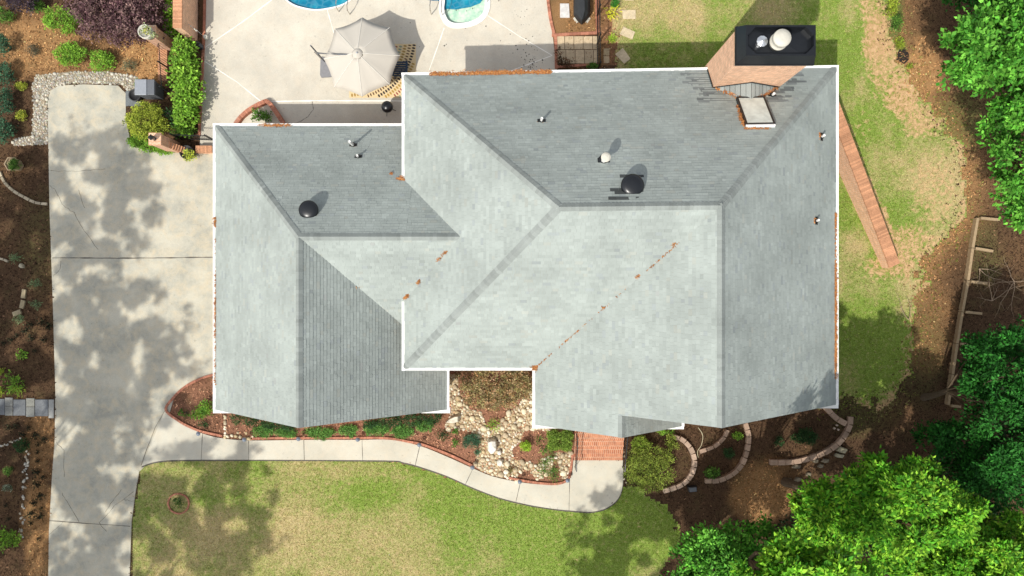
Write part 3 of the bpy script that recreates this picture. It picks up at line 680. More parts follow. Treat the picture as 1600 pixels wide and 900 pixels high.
# ---------------------------------------------------------------- skylight, vents
def frame_on(pl, c, up_hint=None):
    n = pl[1]; u = Vector((0, 0, 1)).cross(n).normalized(); v = n.cross(u)
    return Matrix((u, v, n)).transposed()
Rn = frame_on(plN, None)
c = (onroof(1153, 157, plN) + onroof(1206, 197, plN)) / 2
wS = (onroof(1206, 197, plN) - onroof(1163, 197, plN)).length; hS = (onroof(1158, 157, plN) - onroof(1158, 197, plN)).length
sk = MB(); t_ = .07
for dx, dy, a, b in ((0, hS / 2, wS, t_), (0, -hS / 2, wS, t_), (-wS / 2, 0, t_, hS - t_), (wS / 2, 0, t_, hS - t_)):
    sk.box(c + Rn @ Vector((dx, dy, .07)), (a + (t_ if a == wS else 0), b, .16), 0, M=Rn)
sky_ = sk.build('skylight', M['black'], house)
s2 = MB(); s2.box(c + Rn @ Vector((0, hS / 2 + .06, .07)), (wS + .08, .05, .12), M=Rn); s2.build('skylight_sill', M['white'], sky_)
s2 = MB(); s2.box(c + Rn @ Vector((0, 0, .13)), (wS - t_, hS - t_, .02), M=Rn); s2.build('pane', m_plain('skylight_acrylic', (.58, .64, .60), .1, 0, .55, 1.8), sky_)  # brighter, uneven tone stands in for reflections on the pane
s2 = MB(); s2.box(c + Rn @ Vector((0, 0, .02)), (wS - t_, hS - t_, .03), M=Rn); s2.build('skylight_shaft', m_plain('shaft_white', (.62, .60, .54), .8, 0, .3, 1.5), sky_)
s2 = MB(); s2.box(c + Rn @ Vector((-wS * .18, hS * .2, .05)), (wS * .3, hS * .45, .03), M=Rn); s2.build('shaft_wood', M['wood'], sky_)
def turtle(px, py, pl, r=.34, sx=1.0):
    c = onroof(px, py, pl); q = MB(); q.lathe([(r * .5, -.1), (r * .5, .16)], c, 16); o = q.build('roof_vent', M['black'], house)
    k = MB(); k.lathe([(r * .93, .14), (r, .15), (r, .18), (r * .9, .25), (r * .6, .30), (r * .2, .32)], c, 28); k.build('vent_hood', M['blackcap'], o, True)
    f = MB(); Rp = frame_on(pl, None); f.box(c + Rp @ Vector((0, 0, .022)), (r * 1.3, r * 1.2, .01), M=Rp); f.build('flashing', M['shingle'] if False else M['black'], o)
turtle(484, 329, plgN, .40); turtle(987, 291, plN, .42)
def pipe(px, py, pl, r=.05, h=.35, top=None, hood=False, fw=.16):
    c = onroof(px, py, pl); q = MB(); q.lathe([(r, -.15), (r, h), (r * .8, h), (r * .8, h - .05)], c, 14); o = q.build('vent_pipe', M['white'], house)
    Rp = frame_on(pl, None); f = MB(); f.lathe([(r * 2.2, .02), (r * 1.2, .12)], c, 12); f.box(c + Rp @ Vector((0, 0, .024)), (fw * 2, fw * 1.1, .012), M=Rp); f.build('flashing', M['black'], o)
    if hood:
        k = MB(); k.lathe([(r * 1.7, h - .02), (r * 1.8, h + .06), (r * 1.2, h + .1), (.02, h + .12)], c, 18); k.build('pipe_hood', M['cream'], o)
    return c
VP = [pipe(552, 227, plgN, .06, .75), pipe(560, 245, plgN, .05, .3), pipe(846, 189, plN, .05, .42), pipe(943, 251, plN, .10, .6, hood=True, fw=.22), pipe(1206, 149, plN, .05, .25), pipe(1283, 214, plE, .05, .3), pipe(1275, 345, plE, .05, .25)]
# ---------------------------------------------------------------- fallen pine straw on the roof
def needles(pts, n, spread, size=(.05, .18), nm=(0, 0, 1), cols=((.42, .17, .05), (.5, .24, .09), (.3, .12, .05))):
    V = []; Q = []; K = []; cl = [random.random() for _ in range(14)]
    for k in range(n):
        i = random.randrange(len(pts) - 1); p = pts[i].lerp(pts[i + 1], random.random() if random.random() < .35 else min(1, max(0, random.gauss(random.choice(cl), .035)))); a = random.random() * 6.28; L = random.uniform(*size); w = random.uniform(.008, .02)
        p = p + Vector((random.gauss(0, spread), random.gauss(0, spread), random.uniform(.02, .06)))
        d = Vector((math.cos(a), math.sin(a), random.uniform(-.1, .3))) * L / 2; s = Vector((-math.sin(a), math.cos(a), 0)) * w
        b = len(V); V += [p - d, p + s, p + d, p - s]; Q.append((b, b + 1, b + 2, b + 3)); cc = random.choice(cols); t = random.uniform(.7, 1.3); K.append([x * t for x in cc])
    return V, Q, K
V = []; Q = []; K = []
def addn(pts, n, s, **k):
    v, q_, c_ = needles(pts, n, s, **k); b = len(V); V.extend(v); Q.extend([[i + b for i in f] for f in q_]); K.extend(c_)
eN = lambda px: A.lerp(B, ((px - 632) / 675)) + Vector((0, .03, .02))
addn([eN(672), eN(860)], 1700, .035); addn([eN(700), eN(850)], 300, .06)
addn([Vector((-11.6, 7.63, ZG + .02)), Vector((-10.0, 7.63, ZG + .02))], 200, .03)
E_ = lambda py: Vector((13.66, (458 - py) / 36.9, ZM + .02)); addn([E_(335), E_(590)], 1500, .03); addn([E_(430), E_(560)], 300, .04)
gW = lambda py: Vector((-13.5, (458 - py) / 34.3, ZG + .03)); addn([gW(370), gW(600)], 260, .015); addn([gW(340), gW(355)], 60, .03)
for a_, b_, n_ in (((632, 466), (637, 461), 90), ((652, 443), (656, 438), 30), ((680, 410), (697, 393), 60), ((480, 385), (520, 420), 30), ((520, 420), (560, 450), 8)):
    pa = onroof(*a_, plgS); pb = onroof(*b_, plgS); addn([pa, pb], n_, .03)
addn([onroof(622, 280, plgN), onroof(632, 281, plgN)], 160, .07); addn([onroof(610, 271, plgN), onroof(612, 272, plgN)], 25, .03)
for px_, py_, n_ in ((836, 573, 200), (943, 480, 12), (996, 432, 18), (1052, 382, 12)):
    q0 = onroof(px_, py_, plS); addn([q0 - Vector((.05, .05, 0)), q0 + Vector((.08, .08, .02))], n_, .07 if n_ > 100 else .03)
vA = V0; addn([vA, R2.lerp(V0, .2)], 110, .01)
for c_ in (VP[0], VP[2]): addn([c_ + Vector((-.15, -.15, 0.02)), c_ + Vector((.15, -.15, 0.02))], 60, .05)
for c_ in VP[5:]: addn([c_ + Vector((-.17, -.12, 0.06)), c_ + Vector((-.17, .12, 0.06))], 110, .04)
addn([c0, ap], 170, .05); addn([ap, c1], 170, .05); addn([Vector((11.2, 9.5, ZM + .03)), Vector((11.9, 9.5, ZM + .03))], 110, .05)
cs = onroof(1152, 165, plN); addn([cs, onroof(1161, 197, plN)], 170, .04); addn([onroof(1163, 201, plN), onroof(1204, 201, plN)], 110, .02)
oo = np_mesh('pine_straw', np.array([tuple(v) for v in V]), np.array(Q), np.array(K), M['debris'])
tag(oo, 'rust brown fallen pine needles caught in the gutters and roof valleys', 'pine straw', kind='stuff')
# ---------------------------------------------------------------- leaves, shrubs, trees
def leaf_arrays(Pc, D, L, Wd, fold=.25):
    """Pc base points (n,3), D unit directions (n,3), lengths, widths -> verts, quads"""
    n = len(Pc); r = rng.normal(size=(n, 3)); r[:, 2] *= .35
    S = np.cross(D, r); S = np.cross(D, np.cross(r * 0 + [0, 0, 1.0], D) + .45 * r) * 1.0
    S = np.cross(D, [0, 0, 1.0]) + .35 * rng.normal(size=(n, 3)); S -= D * (S * D).sum(1)[:, None]; S /= np.linalg.norm(S, axis=1)[:, None] + 1e-6
    Nn = np.cross(S, D); L = L[:, None]; Wd = Wd[:, None]
    a = Pc; b = Pc + D * L * .45 + S * Wd / 2 + Nn * Wd * fold; c = Pc + D * L - Nn * L * .12; d = Pc + D * L * .45 - S * Wd / 2 + Nn * Wd * fold
    V = np.stack([a, b, c, d], 1).reshape(-1, 3); Q = np.arange(4 * n).reshape(n, 4)
    return V, Q
def clumps(lobes, nclump, nleaf, leaf, cr, cols, shell=.55, up=.35, aspect=.5, tonevar=.22, clumpvar=.3, flat=1.0, gap=None):
    """lobes: (x,y,z,rx,ry,rz); returns leaf mesh arrays"""
    lobes = np.array(lobes, float); vol = (lobes[:, 3] * lobes[:, 4] * lobes[:, 5]) ** (2 / 3); pr = vol / vol.sum()
    li = rng.choice(len(lobes), nclump, p=pr); d = rng.normal(size=(nclump, 3)); d /= np.linalg.norm(d, axis=1)[:, None]
    d[:, 2] = np.where(rng.random(nclump) < up, np.abs(d[:, 2]), d[:, 2])
    rad = shell + (1 - shell) * rng.random(nclump) ** .6; rad *= rng.uniform(.85, 1.13, nclump)
    cc = lobes[li, :3] + d * lobes[li, 3:6] * rad[:, None]; cc[:, 2] = np.maximum(cc[:, 2], .04)
    if gap:
        off = Vector((float(lobes[0, 0]), float(lobes[0, 1]), 0)); keep = np.array([(mnoise.noise((Vector(c) + off) * gap[0]) if len(gap) == 2 else mnoise.noise(Vector((c[0] + .477 * c[2], c[1] + .6 * c[2], 0)) * gap[0]) * .75 + mnoise.noise(Vector((c[0] + .477 * c[2], c[1] + .6 * c[2], 9)) * gap[0] * 2.1) * .4 + mnoise.noise(Vector((c[0] + .477 * c[2], c[1] + .6 * c[2], 5)) * gap[2]) * .4) > gap[1] for c in cc]); cc = cc[keep]; d = d[keep]; nclump = len(cc)
    # leaves in each clump radiate from the clump centre
    k = np.repeat(np.arange(nclump), nleaf); n = len(k)
    q = rng.normal(size=(n, 3)); q /= np.linalg.norm(q, axis=1)[:, None]; q[:, 2] = q[:, 2] * .6 + .25
    crr = cr * rng.uniform(.6, 1.3, nclump)
    Pp = cc[k] + q * (crr[k] * rng.uniform(.1, 1, n))[:, None] * [1, 1, flat]; Pp[:, 2] = np.maximum(Pp[:, 2], .02)
    D = q + .7 * rng.normal(size=(n, 3)) + d[k] * .5; D[:, 2] *= .6; D /= np.linalg.norm(D, axis=1)[:, None]
    L = leaf * rng.uniform(.6, 1.25, n); V, Q = leaf_arrays(Pp, D, L, L * aspect * rng.uniform(.8, 1.2, n))
    cols = np.array(cols); ci = rng.integers(0, len(cols), nclump); base = cols[ci][k] * (1 - .35) + cols[rng.integers(0, len(cols), n)] * .35
    K = base * (1 + clumpvar * rng.normal(size=nclump))[k][:, None] * (1 + tonevar * rng.normal(size=n))[:, None]
    return V, Q, np.clip(K, .003, .9)
GREEN = {'bright': [(.20, .40, .04), (.28, .48, .06), (.13, .28, .03)], 'lime': [(.30, .38, .04), (.36, .42, .05), (.2, .3, .035)],
         'yellow': [(.42, .42, .05), (.33, .38, .05), (.22, .30, .04)], 'mid': [(.09, .2, .03), (.13, .26, .04), (.06, .15, .025)],
         'emerald': [(.10, .34, .035), (.18, .46, .06), (.045, .18, .02)], 'dark': [(.03, .08, .025), (.045, .11, .03), (.025, .06, .02)],
         'blue': [(.05, .13, .07), (.08, .18, .1), (.04, .1, .055)], 'purple': [(.12, .065, .075), (.19, .11, .11), (.07, .03, .04), (.24, .16, .14)],
         'rusty': [(.26, .25, .09), (.40, .22, .10), (.36, .33, .16), (.15, .14, .06), (.54, .36, .22)], 'magnolia': [(.10, .33, .02), (.17, .44, .03), (.05, .2, .015), (.32, .56, .045)],
         'shade': [(.025, .14, .018), (.045, .21, .03), (.014, .08, .012)]}  # shade put into the leaf colour: darker greens for crowns standing in shadow
def stems(mb, base, lobes, r, n=5):
    for k in range(n):
        l = lobes[random.randrange(len(lobes))]; q = Vector((l[0] + random.uniform(-.4, .4) * l[3], l[1] + random.uniform(-.4, .4) * l[4], l[2] + l[5] * .4))
        m = base.lerp(q, .5) + Vector((random.uniform(-.1, .1), random.uniform(-.1, .1), .05)) * (q - base).length
        mb.tube([base, m, q], [r, r * .7, r * .25], 5)
def shrub(label, px, py, rx, ry, h, col, leaf=.09, dens=1.0, name='shrub', cat='shrub', group=None, lobes=None, aspect=.5, cr=None, mat='leaf', shell=.45, nleaf=9, rag=.3):
    """px,py: photo position of the middle; rx, ry in photo pixels; h metres"""
    c = P(px, py, h * .6); s = (H - h * .6) / F; RX, RY = rx * s, ry * s; base = Vector((c.x, c.y, 0))
    t = thing(name, label, cat, base, group)
    if lobes is None:
        lobes = [(c.x, c.y, h * .5, RX * .75, RY * .75, h * .5)]
        for k in range(7):
            a = k * 2.4 + random.random(); rr = random.uniform(.35, .62)
            lobes.append((c.x + math.cos(a) * RX * rr, c.y + math.sin(a) * RY * rr, h * random.uniform(.3, .6), RX * rag * random.uniform(.8, 1.4), RY * rag * random.uniform(.8, 1.4), h * random.uniform(.28, .4)))
    else:
        lobes = [(*P(l[0], l[1], l[2])[:3], l[3] * s, l[4] * s, l[5]) for l in lobes]
    area = sum(3.1 * l[3] * l[4] for l in lobes) * (.6 if len(lobes) > 5 else .9)
    ncl = max(10, int(area * dens * 5 / (leaf * leaf * aspect * nleaf))); ncl = min(ncl, 5000)
    V, Q, K = clumps(lobes, ncl, nleaf, leaf, cr or leaf * 1.6, GREEN[col] if isinstance(col, str) else col, shell, .75, aspect)
    np_mesh('foliage', V, Q, K, M[mat], t)
    mb = MB(); stems(mb, base, lobes, .02 + .012 * h, 6); mb.build('stem', M['bark'], t); return t
def tree(label, x, y, h, lobes, col, leaf=.2, ncl=2500, nleaf=12, cr=.4, name='tree', tr=.18, aspect=.5, shell=.5, group=None, up=.6, mat='leaf', gap=(.9, -.16), sub=6, lw=1):
    t = thing(name, label, 'tree', (x, y, 0), group)
    mb = MB(); base = Vector((x, y, -.05)); cen = Vector((sum(l[0] for l in lobes) / len(lobes), sum(l[1] for l in lobes) / len(lobes), h * .75))
    path = [base]; 
    for k in range(1, 7):
        f = k / 6; path.append(base.lerp(cen, f) + Vector((random.uniform(-.12, .12), random.uniform(-.12, .12), 0)) * (f * 2))
    mb.tube(path, [tr * (1.25 if k == 0 else 1 - .12 * k) for k in range(7)], 9); mb.build('trunk', M['bark'], t)
    lm = MB()
    for l in lobes:
        for j in range(4):
            st = path[random.choice((2, 3, 4))]; q = Vector((l[0] + random.uniform(-.6, .6) * l[3], l[1] + random.uniform(-.6, .6) * l[4], l[2] + random.uniform(0, .7) * l[5]))
            m = st.lerp(q, .5) + Vector((random.uniform(-.2, .2), random.uniform(-.2, .2), random.uniform(-.1, .3))); lm.tube([st, m, q], [tr * .35 * lw, tr * .2 * lw, tr * .05], 6)
    lm.build('limb', M['bark'], t)
    if sub:
        big = lobes; lobes = []
        for l in big:
            lobes.append((l[0], l[1], l[2] - l[5] * .8, l[3] * .6, l[4] * .6, l[5] * .35))
            for j in range(sub):
                a = j * 2.4 + random.random(); rr = (.25 + .75 * (j + .5) / sub) ** .6 * .85; q = random.uniform(.22, .40)
                lobes.append((l[0] + math.cos(a) * l[3] * rr, l[1] + math.sin(a) * l[4] * rr, l[2] + l[5] * (math.sqrt(max(0, 1 - rr * rr)) * .9 - .15) + random.uniform(-.5, .5), l[3] * q, l[4] * q, max(.3, l[5] * q)))
        shell = .72; up = .85
    V, Q, K = clumps(lobes, ncl, nleaf, leaf, cr, GREEN[col] if isinstance(col, str) else col, shell, up, aspect, gap=gap)
    np_mesh('crown', V, Q, K, M[mat], t); return t
def L_(px, py, z, rx, ry, rz):       # lobe by photo position and height, radii in metres
    p = P(px, py, z); return (p.x, p.y, z, rx, ry, rz)
# big-leaved tree at the lower right: bright, reaches above the others
tree('tall bright lime green large-leaved tree at the lower right of the house', 13.6, -9.4, 9.3,
     [L_(1385, 790, 8.6, 1.9, 1.5, 1.1), L_(1350, 760, 8.0, 1.3, 1.0, .9), L_(1310, 785, 6.8, 1.5, 1.3, 1.1), L_(1450, 800, 7.4, 1.5, 1.2, 1.0), L_(1370, 735, 7.4, .9, .7, .6), L_(1285, 815, 5.6, 1.3, 1.2, 1.0), L_(1345, 830, 6.6, 1.9, 1.4, 1.2), L_(1430, 840, 6.2, 1.7, 1.3, 1.1), L_(1490, 790, 6.4, .9, .6, .7), L_(1265, 790, 4.8, .9, .8, .8), L_(1320, 865, 5.2, 1.6, 1.2, 1.1), L_(1400, 780, 6, 2.2, 1.8, 1.4)],
     'magnolia', .19, 4600, 12, .24, 'broadleaf_tree', .2, .46, .55)
tree('bright green large-leaved tree cut by the bottom edge, left of the tallest lime tree', 10.6, -13.6, 12,
     [L_(1245, 878, 12.4, 1.25, .95, .9), L_(1190, 905, 11.6, 1.0, 1.0, .9), L_(1300, 895, 12.0, 1.1, .9, .9), L_(1260, 935, 12.0, 1.7, 1.2, 1.2), L_(1330, 935, 11.6, 1.2, 1.1, 1.0), L_(1185, 940, 10.8, 1.3, 1.0, 1.1), L_(1240, 900, 10.4, 1.5, 1.1, 1.0)],
     'magnolia', .19, 3100, 12, .24, 'broadleaf_tree', .18, .46, .5)
tree('bright green large-leaved tree in the bottom right corner', 17.8, -12.8, 8,
     [L_(1540, 885, 7.6, 1.5, 1.1, .9), L_(1500, 900, 7.2, 1.5, 1.2, .9), L_(1580, 860, 5.6, 1.5, 1.3, 1.0), L_(1540, 830, 4.8, 1.4, 1.2, 1.0), L_(1430, 880, 5.4, 1.6, 1.3, 1.0), L_(1600, 930, 6.8, 1.8, 1.6, 1.2), L_(1480, 850, 4.6, 1.5, 1.2, 1.0), L_(1500, 940, 6.4, 2.0, 1.5, 1.2)],
     'magnolia', .19, 4300, 12, .24, 'broadleaf_tree', .18, .46, .5)
tree('darker green tree with small leaf tufts cut by the bottom edge right of the lawn', 9.0, -14.4, 6,
     [L_(1105, 855, 4.8, 1.3, 1.0, .9), L_(1075, 885, 5.0, 1.2, 1.0, .8), L_(1150, 850, 4.0, 1.3, 1.0, .9), L_(1185, 840, 3.2, 1.0, .8, .8), L_(1120, 900, 5.2, 1.6, 1.2, 1.1), L_(1060, 905, 4.4, 1.0, .8, .7), L_(1180, 885, 4.0, 1.4, 1.1, 1.0)],
     'emerald', .17, 1500, 12, .34, 'broadleaf_tree', .14, .5, .5)
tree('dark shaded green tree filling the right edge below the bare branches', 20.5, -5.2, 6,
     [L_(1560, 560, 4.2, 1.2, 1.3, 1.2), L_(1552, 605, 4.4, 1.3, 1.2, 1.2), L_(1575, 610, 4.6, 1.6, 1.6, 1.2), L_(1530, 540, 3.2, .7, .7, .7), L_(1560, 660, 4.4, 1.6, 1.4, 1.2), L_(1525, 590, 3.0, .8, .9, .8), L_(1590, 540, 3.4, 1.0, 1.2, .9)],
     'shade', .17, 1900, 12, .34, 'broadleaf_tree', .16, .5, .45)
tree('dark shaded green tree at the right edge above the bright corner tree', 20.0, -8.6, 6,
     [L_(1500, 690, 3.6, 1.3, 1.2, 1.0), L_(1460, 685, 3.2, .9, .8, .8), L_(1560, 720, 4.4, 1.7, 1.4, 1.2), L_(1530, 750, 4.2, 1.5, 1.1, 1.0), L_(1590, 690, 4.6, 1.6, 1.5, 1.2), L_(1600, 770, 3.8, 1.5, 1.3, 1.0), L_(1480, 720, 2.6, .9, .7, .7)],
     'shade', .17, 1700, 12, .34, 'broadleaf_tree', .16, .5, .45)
tree('sunlit emerald green tree at the upper right with a ragged rounded crown', 24.2, 10.6, 9,
     [L_(1545, 75, 7.4, 1.3, 1.3, 1.0), L_(1500, 70, 6.6, 1.0, 1.0, .8), L_(1510, 105, 6.4, 1.2, .9, .8), L_(1570, 60, 7.6, 1.4, 1.4, 1.0), L_(1590, 120, 7.0, 1.3, 1.5, 1.0), L_(1555, 120, 6.2, 1.1, .9, .8), L_(1600, 20, 7.4, 1.5, 1.5, 1.0), L_(1530, 45, 6.4, .8, .7, .7), L_(1480, 90, 5.2, .6, .6, .5), L_(1590, 160, 6.6, 1.0, .9, .8)],
     'emerald', .2, 2000, 12, .36, 'broadleaf_tree', .18, .6, .5)
tree('sunlit emerald green tree at the right edge above the timber bed', 24.6, 5.8, 8,
     [L_(1585, 210, 6.4, 1.2, 1.1, .9), L_(1570, 190, 5.6, .9, .8, .7), L_(1595, 250, 6.2, 1.2, 1.1, .9), L_(1590, 300, 5.6, .8, 1.1, .8), L_(1605, 330, 5.0, .9, .8, .7), L_(1620, 260, 6.6, 1.5, 2.0, 1.0)],
     'emerald', .2, 1000, 12, .36, 'broadleaf_tree', .16, .6, .5)
tree('dark green tree crossing the top right corner behind the emerald crown', 23.5, 13.6, 8,
     [L_(1560, -10, 4.6, 1.4, 1.0, 1.0), L_(1590, -25, 5.4, 1.8, 1.2, 1.2), L_(1510, -20, 4.0, 1.2, .8, .9), L_(1620, 40, 4.0, 1.2, 1.2, 1.0)],
     'shade', .18, 900, 12, .36, 'broadleaf_tree', .16, .5, .5)
for lb_, l0 in (('added near-black foliage filling in for deep shade beneath the bright lower right trees', [(1290, 850), (1340, 880), (1250, 840), (1400, 890), (1230, 880)]), ('added near-black foliage filling in for deep shade at the right edge between the dark trees', [(1440, 770), (1480, 760), (1530, 790), (1575, 740), (1510, 820), (1560, 640), (1590, 680)])):
    shrub(lb_, l0[0][0], l0[0][1], 40, 40, 1.4, [(.012, .04, .01), (.02, .07, .015), (.008, .02, .008)], .16, .5, 'shade_filler_shrub', 'shrub', lobes=[(a, b, .8, 42, 34, .7) for a, b in l0])  # near-black leaves added to darken the gaps seen through the crowns
# shade trees that stand outside the frame: to the left of the driveway and below the lawn
def shade_tree(label, x, y, z0, z1, r, ncl, seed_=0, leaf=.2):
    lobes = [(x, y, (z0 + z1) / 2, r * .95, r * .95, (z1 - z0) / 2)]
    for k in range(5):
        a = k * 2.4 + seed_; rr = r * random.uniform(.5, .8); lobes.append((x + math.cos(a) * rr, y + math.sin(a) * rr, (z0 + z1) / 2, r * .4, r * .4, .8))
    tree(label, x, y, z1, lobes, 'mid', leaf, int(ncl * 1.6), 9, .24, 'shade_tree', .22, .6, .02, gap=(1.0, -.03, .3), sub=0, lw=.4)
for i, (x, y, a, b, r, n) in enumerate(SHADE):
    shade_tree(SHADE_L[i], x, y, a, b, r, n, i)
# ---------------------------------------------------------------- shrubs (photo positions)
shrub('purple leaved shrub, broad and round, at the top left behind the parking court', 178, 28, 74, 46, 1.9, 'purple', .12, 1.2, 'purple_shrub', lobes=[(165, 20, 1.4, 48, 36, .7), (205, 30, 1.5, 42, 34, .7), (225, 8, 1.3, 38, 34, .6), (130, 5, 1.2, 30, 22, .6), (195, 52, 1.2, 34, 22, .5), (150, 42, 1.1, 28, 20, .5), (240, 45, 1.0, 26, 20, .5), (190, -10, 1.5, 60, 30, .7)], mat='leafdull', aspect=.55)
shrub('purple leaved shrub in shade at the far top left corner', 30, 0, 30, 24, 1.4, [(.05, .035, .05), (.09, .07, .08)], .11, .8, 'purple_shrub', mat='leafdull')
shrub('bright green mounded shrub at the top left, uppermost of a close trio', 95, 30, 36, 28, .9, 'bright', .09, 1.0)
shrub('bright green mounded shrub, middle one of the trio beside the stone border', 110, 82, 30, 24, .8, 'bright', .09)
shrub('bright green mounded shrub touching the stone border, right one of the trio', 159, 95, 25, 20, .7, 'bright', .09)
shrub('small green shrub at the top edge left of the trio', 57, 8, 12, 14, .6, 'mid', .08)
shrub('small green shrub on the left edge near the top', 8, 24, 14, 14, .6, 'mid', .08)
shrub('tiny yellow green plant in pine straw, upper of two left of the stone border', 33, 134, 10, 9, .3, 'yellow', .06, 1.2, 'small_plant', 'plant')
shrub('tiny yellow green plant in pine straw, lower of two left of the stone border', 33, 181, 10, 10, .3, 'yellow', .06, 1.2, 'small_plant', 'plant')
shrub('sparse grey green plant in the open pine straw at top left', 51, 78, 14, 12, .3, [(.09, .10, .06), (.14, .12, .08)], .09, .35, 'small_plant', 'plant', aspect=.2)
shrub('feathery grey green plant at the top of the stone border', 203, 104, 12, 12, .4, [(.12, .14, .08), (.2, .2, .12)], .12, .5, 'small_plant', 'plant', aspect=.15)
shrub('round dark green shrub beside the grey bin', 217, 130, 7, 11, .5, 'mid', .05, 1.3, 'shrub')
for i, (x, y, rx, ry, lb) in enumerate(((6, 70, 12, 22, 'topmost'), (4, 115, 14, 26, 'second from the top'), (6, 160, 14, 26, 'middle'), (6, 205, 14, 26, 'lowest'))):
    shrub('dark teal green shrub of the row on the left edge, ' + lb, x, y, rx, ry, .9, 'blue', .08)
shrub('long bright green hedge against the low wall left of the patio', 290, 140, 26, 70, 1.2, 'bright', .14, 2.4, 'hedge', 'hedge', lobes=[(288, 80, .7, 20, 20, .5), (290, 105, .7, 23, 22, .5), (293, 130, .7, 24, 22, .5), (293, 155, .7, 22, 20, .5), (292, 178, .6, 19, 18, .5), (290, 196, .5, 12, 16, .4)], aspect=.7)
shrub('bright green narrow hedge at the top edge beside the brick wall', 273, 22, 12, 30, 1.0, 'bright', .14, 2.2, 'hedge', 'hedge', lobes=[(275, 5, .6, 11, 16, .5), (272, 25, .6, 9, 13, .5), (267, 48, .5, 7, 12, .4)], aspect=.7)
shrub('mixed dark green shrub behind the open gate below the long hedge', 285, 205, 22, 12, .6, 'mid', .13, .8, 'shrub', aspect=.6)
shrub('dark green leafy shrub between the yellow green bush and the hedge', 262, 185, 11, 18, .8, 'dark', .13, .6, 'shrub', aspect=.6)
shrub('large yellow green bush overhanging the driveway by the gate pillar', 228, 190, 34, 36, 1.3, [(.30, .36, .04), (.38, .42, .06), (.2, .27, .03)], .08, 1.3, 'bush', 'bush')
shrub('low mid green ground shrub at the foot of the brick gate pillar', 235, 228, 36, 13, .35, 'bright', .07, 1.2, 'shrub', lobes=[(215, 220, .2, 14, 12, .2), (235, 230, .2, 18, 9, .2), (258, 236, .2, 15, 6, .15)])
shrub('leafy green plants filling the half round brick planter by the garage', 408, 182, 20, 12, .45, 'mid', .1, .8, 'planter_shrub', 'shrub', aspect=.6)
shrub('round green boxwood in the clay pot beside the driveway', 23, 257, 13, 12, .75, 'mid', .05, 1.4, 'boxwood', 'shrub')
# front beds
shrub('clipped dark green hedge at the left front under the garage gable', 405, 655, 44, 11, .6, 'dark', .07, .9, 'hedge', 'hedge', lobes=[(372, 653, .35, 10, 9, .3), (395, 657, .35, 14, 10, .3), (425, 662, .35, 16, 8, .3), (450, 666, .3, 12, 6, .3)])
shrub('clipped dark green hedge at the right front under the garage gable', 640, 655, 54, 12, .6, 'dark', .07, .9, 'hedge', 'hedge', lobes=[(580, 661, .3, 16, 7, .3), (612, 657, .35, 18, 9, .3), (645, 655, .35, 18, 11, .3), (675, 651, .35, 15, 12, .3)])
JL = ['leftmost, above the pale walkway', 'second from the left', 'third from the left, under the roof peak', 'fourth from the left', 'fifth from the left', 'sixth from the left', 'last on the right by the red mulch']
for i, (x, y, rx, ry) in enumerate(((412, 673, 22, 11), (447, 677, 22, 10), (500, 676, 28, 11), (546, 673, 18, 12), (588, 671, 24, 14), (628, 674, 22, 13), (663, 665, 18, 13))):
    shrub('fresh green creeping juniper in the front bed, ' + JL[i], x, y, rx, ry, .22, [(.13, .3, .06), (.18, .36, .08), (.08, .2, .04)], .06, 1.0, 'creeping_juniper', 'ground shrub', group='creeping junipers along the front bed', rag=.35)
shrub('large brownish bronze shrub mass filling the courtyard between the roofs', 773, 605, 58, 34, .9, 'rusty', .08, 1.2, 'bronze_shrub', lobes=[(737, 588, .6, 25, 24, .4), (775, 590, .65, 34, 26, .4), (812, 590, .6, 25, 24, .4), (747, 614, .5, 28, 22, .4), (792, 615, .5, 30, 22, .4), (820, 604, .5, 18, 20, .35), (768, 626, .45, 34, 15, .35)], mat='leafdull', aspect=.6)
shrub('square clipped green hedge beside the brick steps', 875, 687, 20, 18, .75, [(.12, .22, .03), (.17, .27, .04), (.25, .36, .06)], .055, 3, 'hedge', 'hedge', lobes=[(865, 680, .45, 10, 9, .3), (885, 680, .45, 10, 9, .3), (865, 695, .45, 10, 9, .3), (884, 695, .45, 10, 9, .3)])
shrub('small round chartreuse shrub in the red mulch near the boulder', 821, 697, 10, 10, .6, [(.25, .42, .03), (.32, .48, .05)], .05, 1.5, 'chartreuse_shrub', 'shrub')
shrub('soft blue green feathery shrub left of the dry creek', 736, 690, 17, 15, .4, 'blue', .08, .8, 'feathery_shrub', 'shrub', aspect=.2)
shrub('small blue green tuft at the lower tip of the feathery shrub', 744, 707, 5, 4, .2, 'blue', .07, .8, 'small_plant', 'plant')
shrub('dark spiky plant at the left of the red mulch bed', 690, 682, 10, 9, .35, 'dark', .16, .5, 'spiky_plant', 'plant', aspect=.15)
shrub('small green plant above the feathery shrub', 712, 675, 6, 6, .25, 'mid', .08, .7, 'small_plant', 'plant')
shrub('small green plant left of the feathery shrub', 711, 692, 6, 6, .25, 'mid', .08, .7, 'small_plant', 'plant')
shrub('green arching grass tuft at the head of the dry creek', 770, 665, 9, 8, .35, 'bright', .16, .5, 'grass_tuft', 'plant', aspect=.12)
for i, (x, y, l) in enumerate(((843, 688, 'highest'), (851, 705, 'second from the top'), (861, 716, 'small one right of centre'), (849, 724, 'left of centre'), (864, 735, 'right'), (850, 737, 'lower left'), (866, 745, 'lowest'))):
    shrub('dark green daylily tuft in the mulch by the hedge, ' + l, x, y, 6, 6, .3, 'mid', .16, .45, 'daylily', 'plant', group='daylilies in the mulch near the steps', aspect=.13)
shrub('low brown green plant at the bottom of the dry creek', 799, 734, 6, 5, .2, 'rusty', .08, .6, 'small_plant', 'plant', mat='leafdull')
shrub('upright green hedge right of the brick steps', 1000, 695, 18, 20, 1.0, [(.16, .26, .03), (.23, .3, .045)], .06, 1.2, 'hedge', 'hedge')
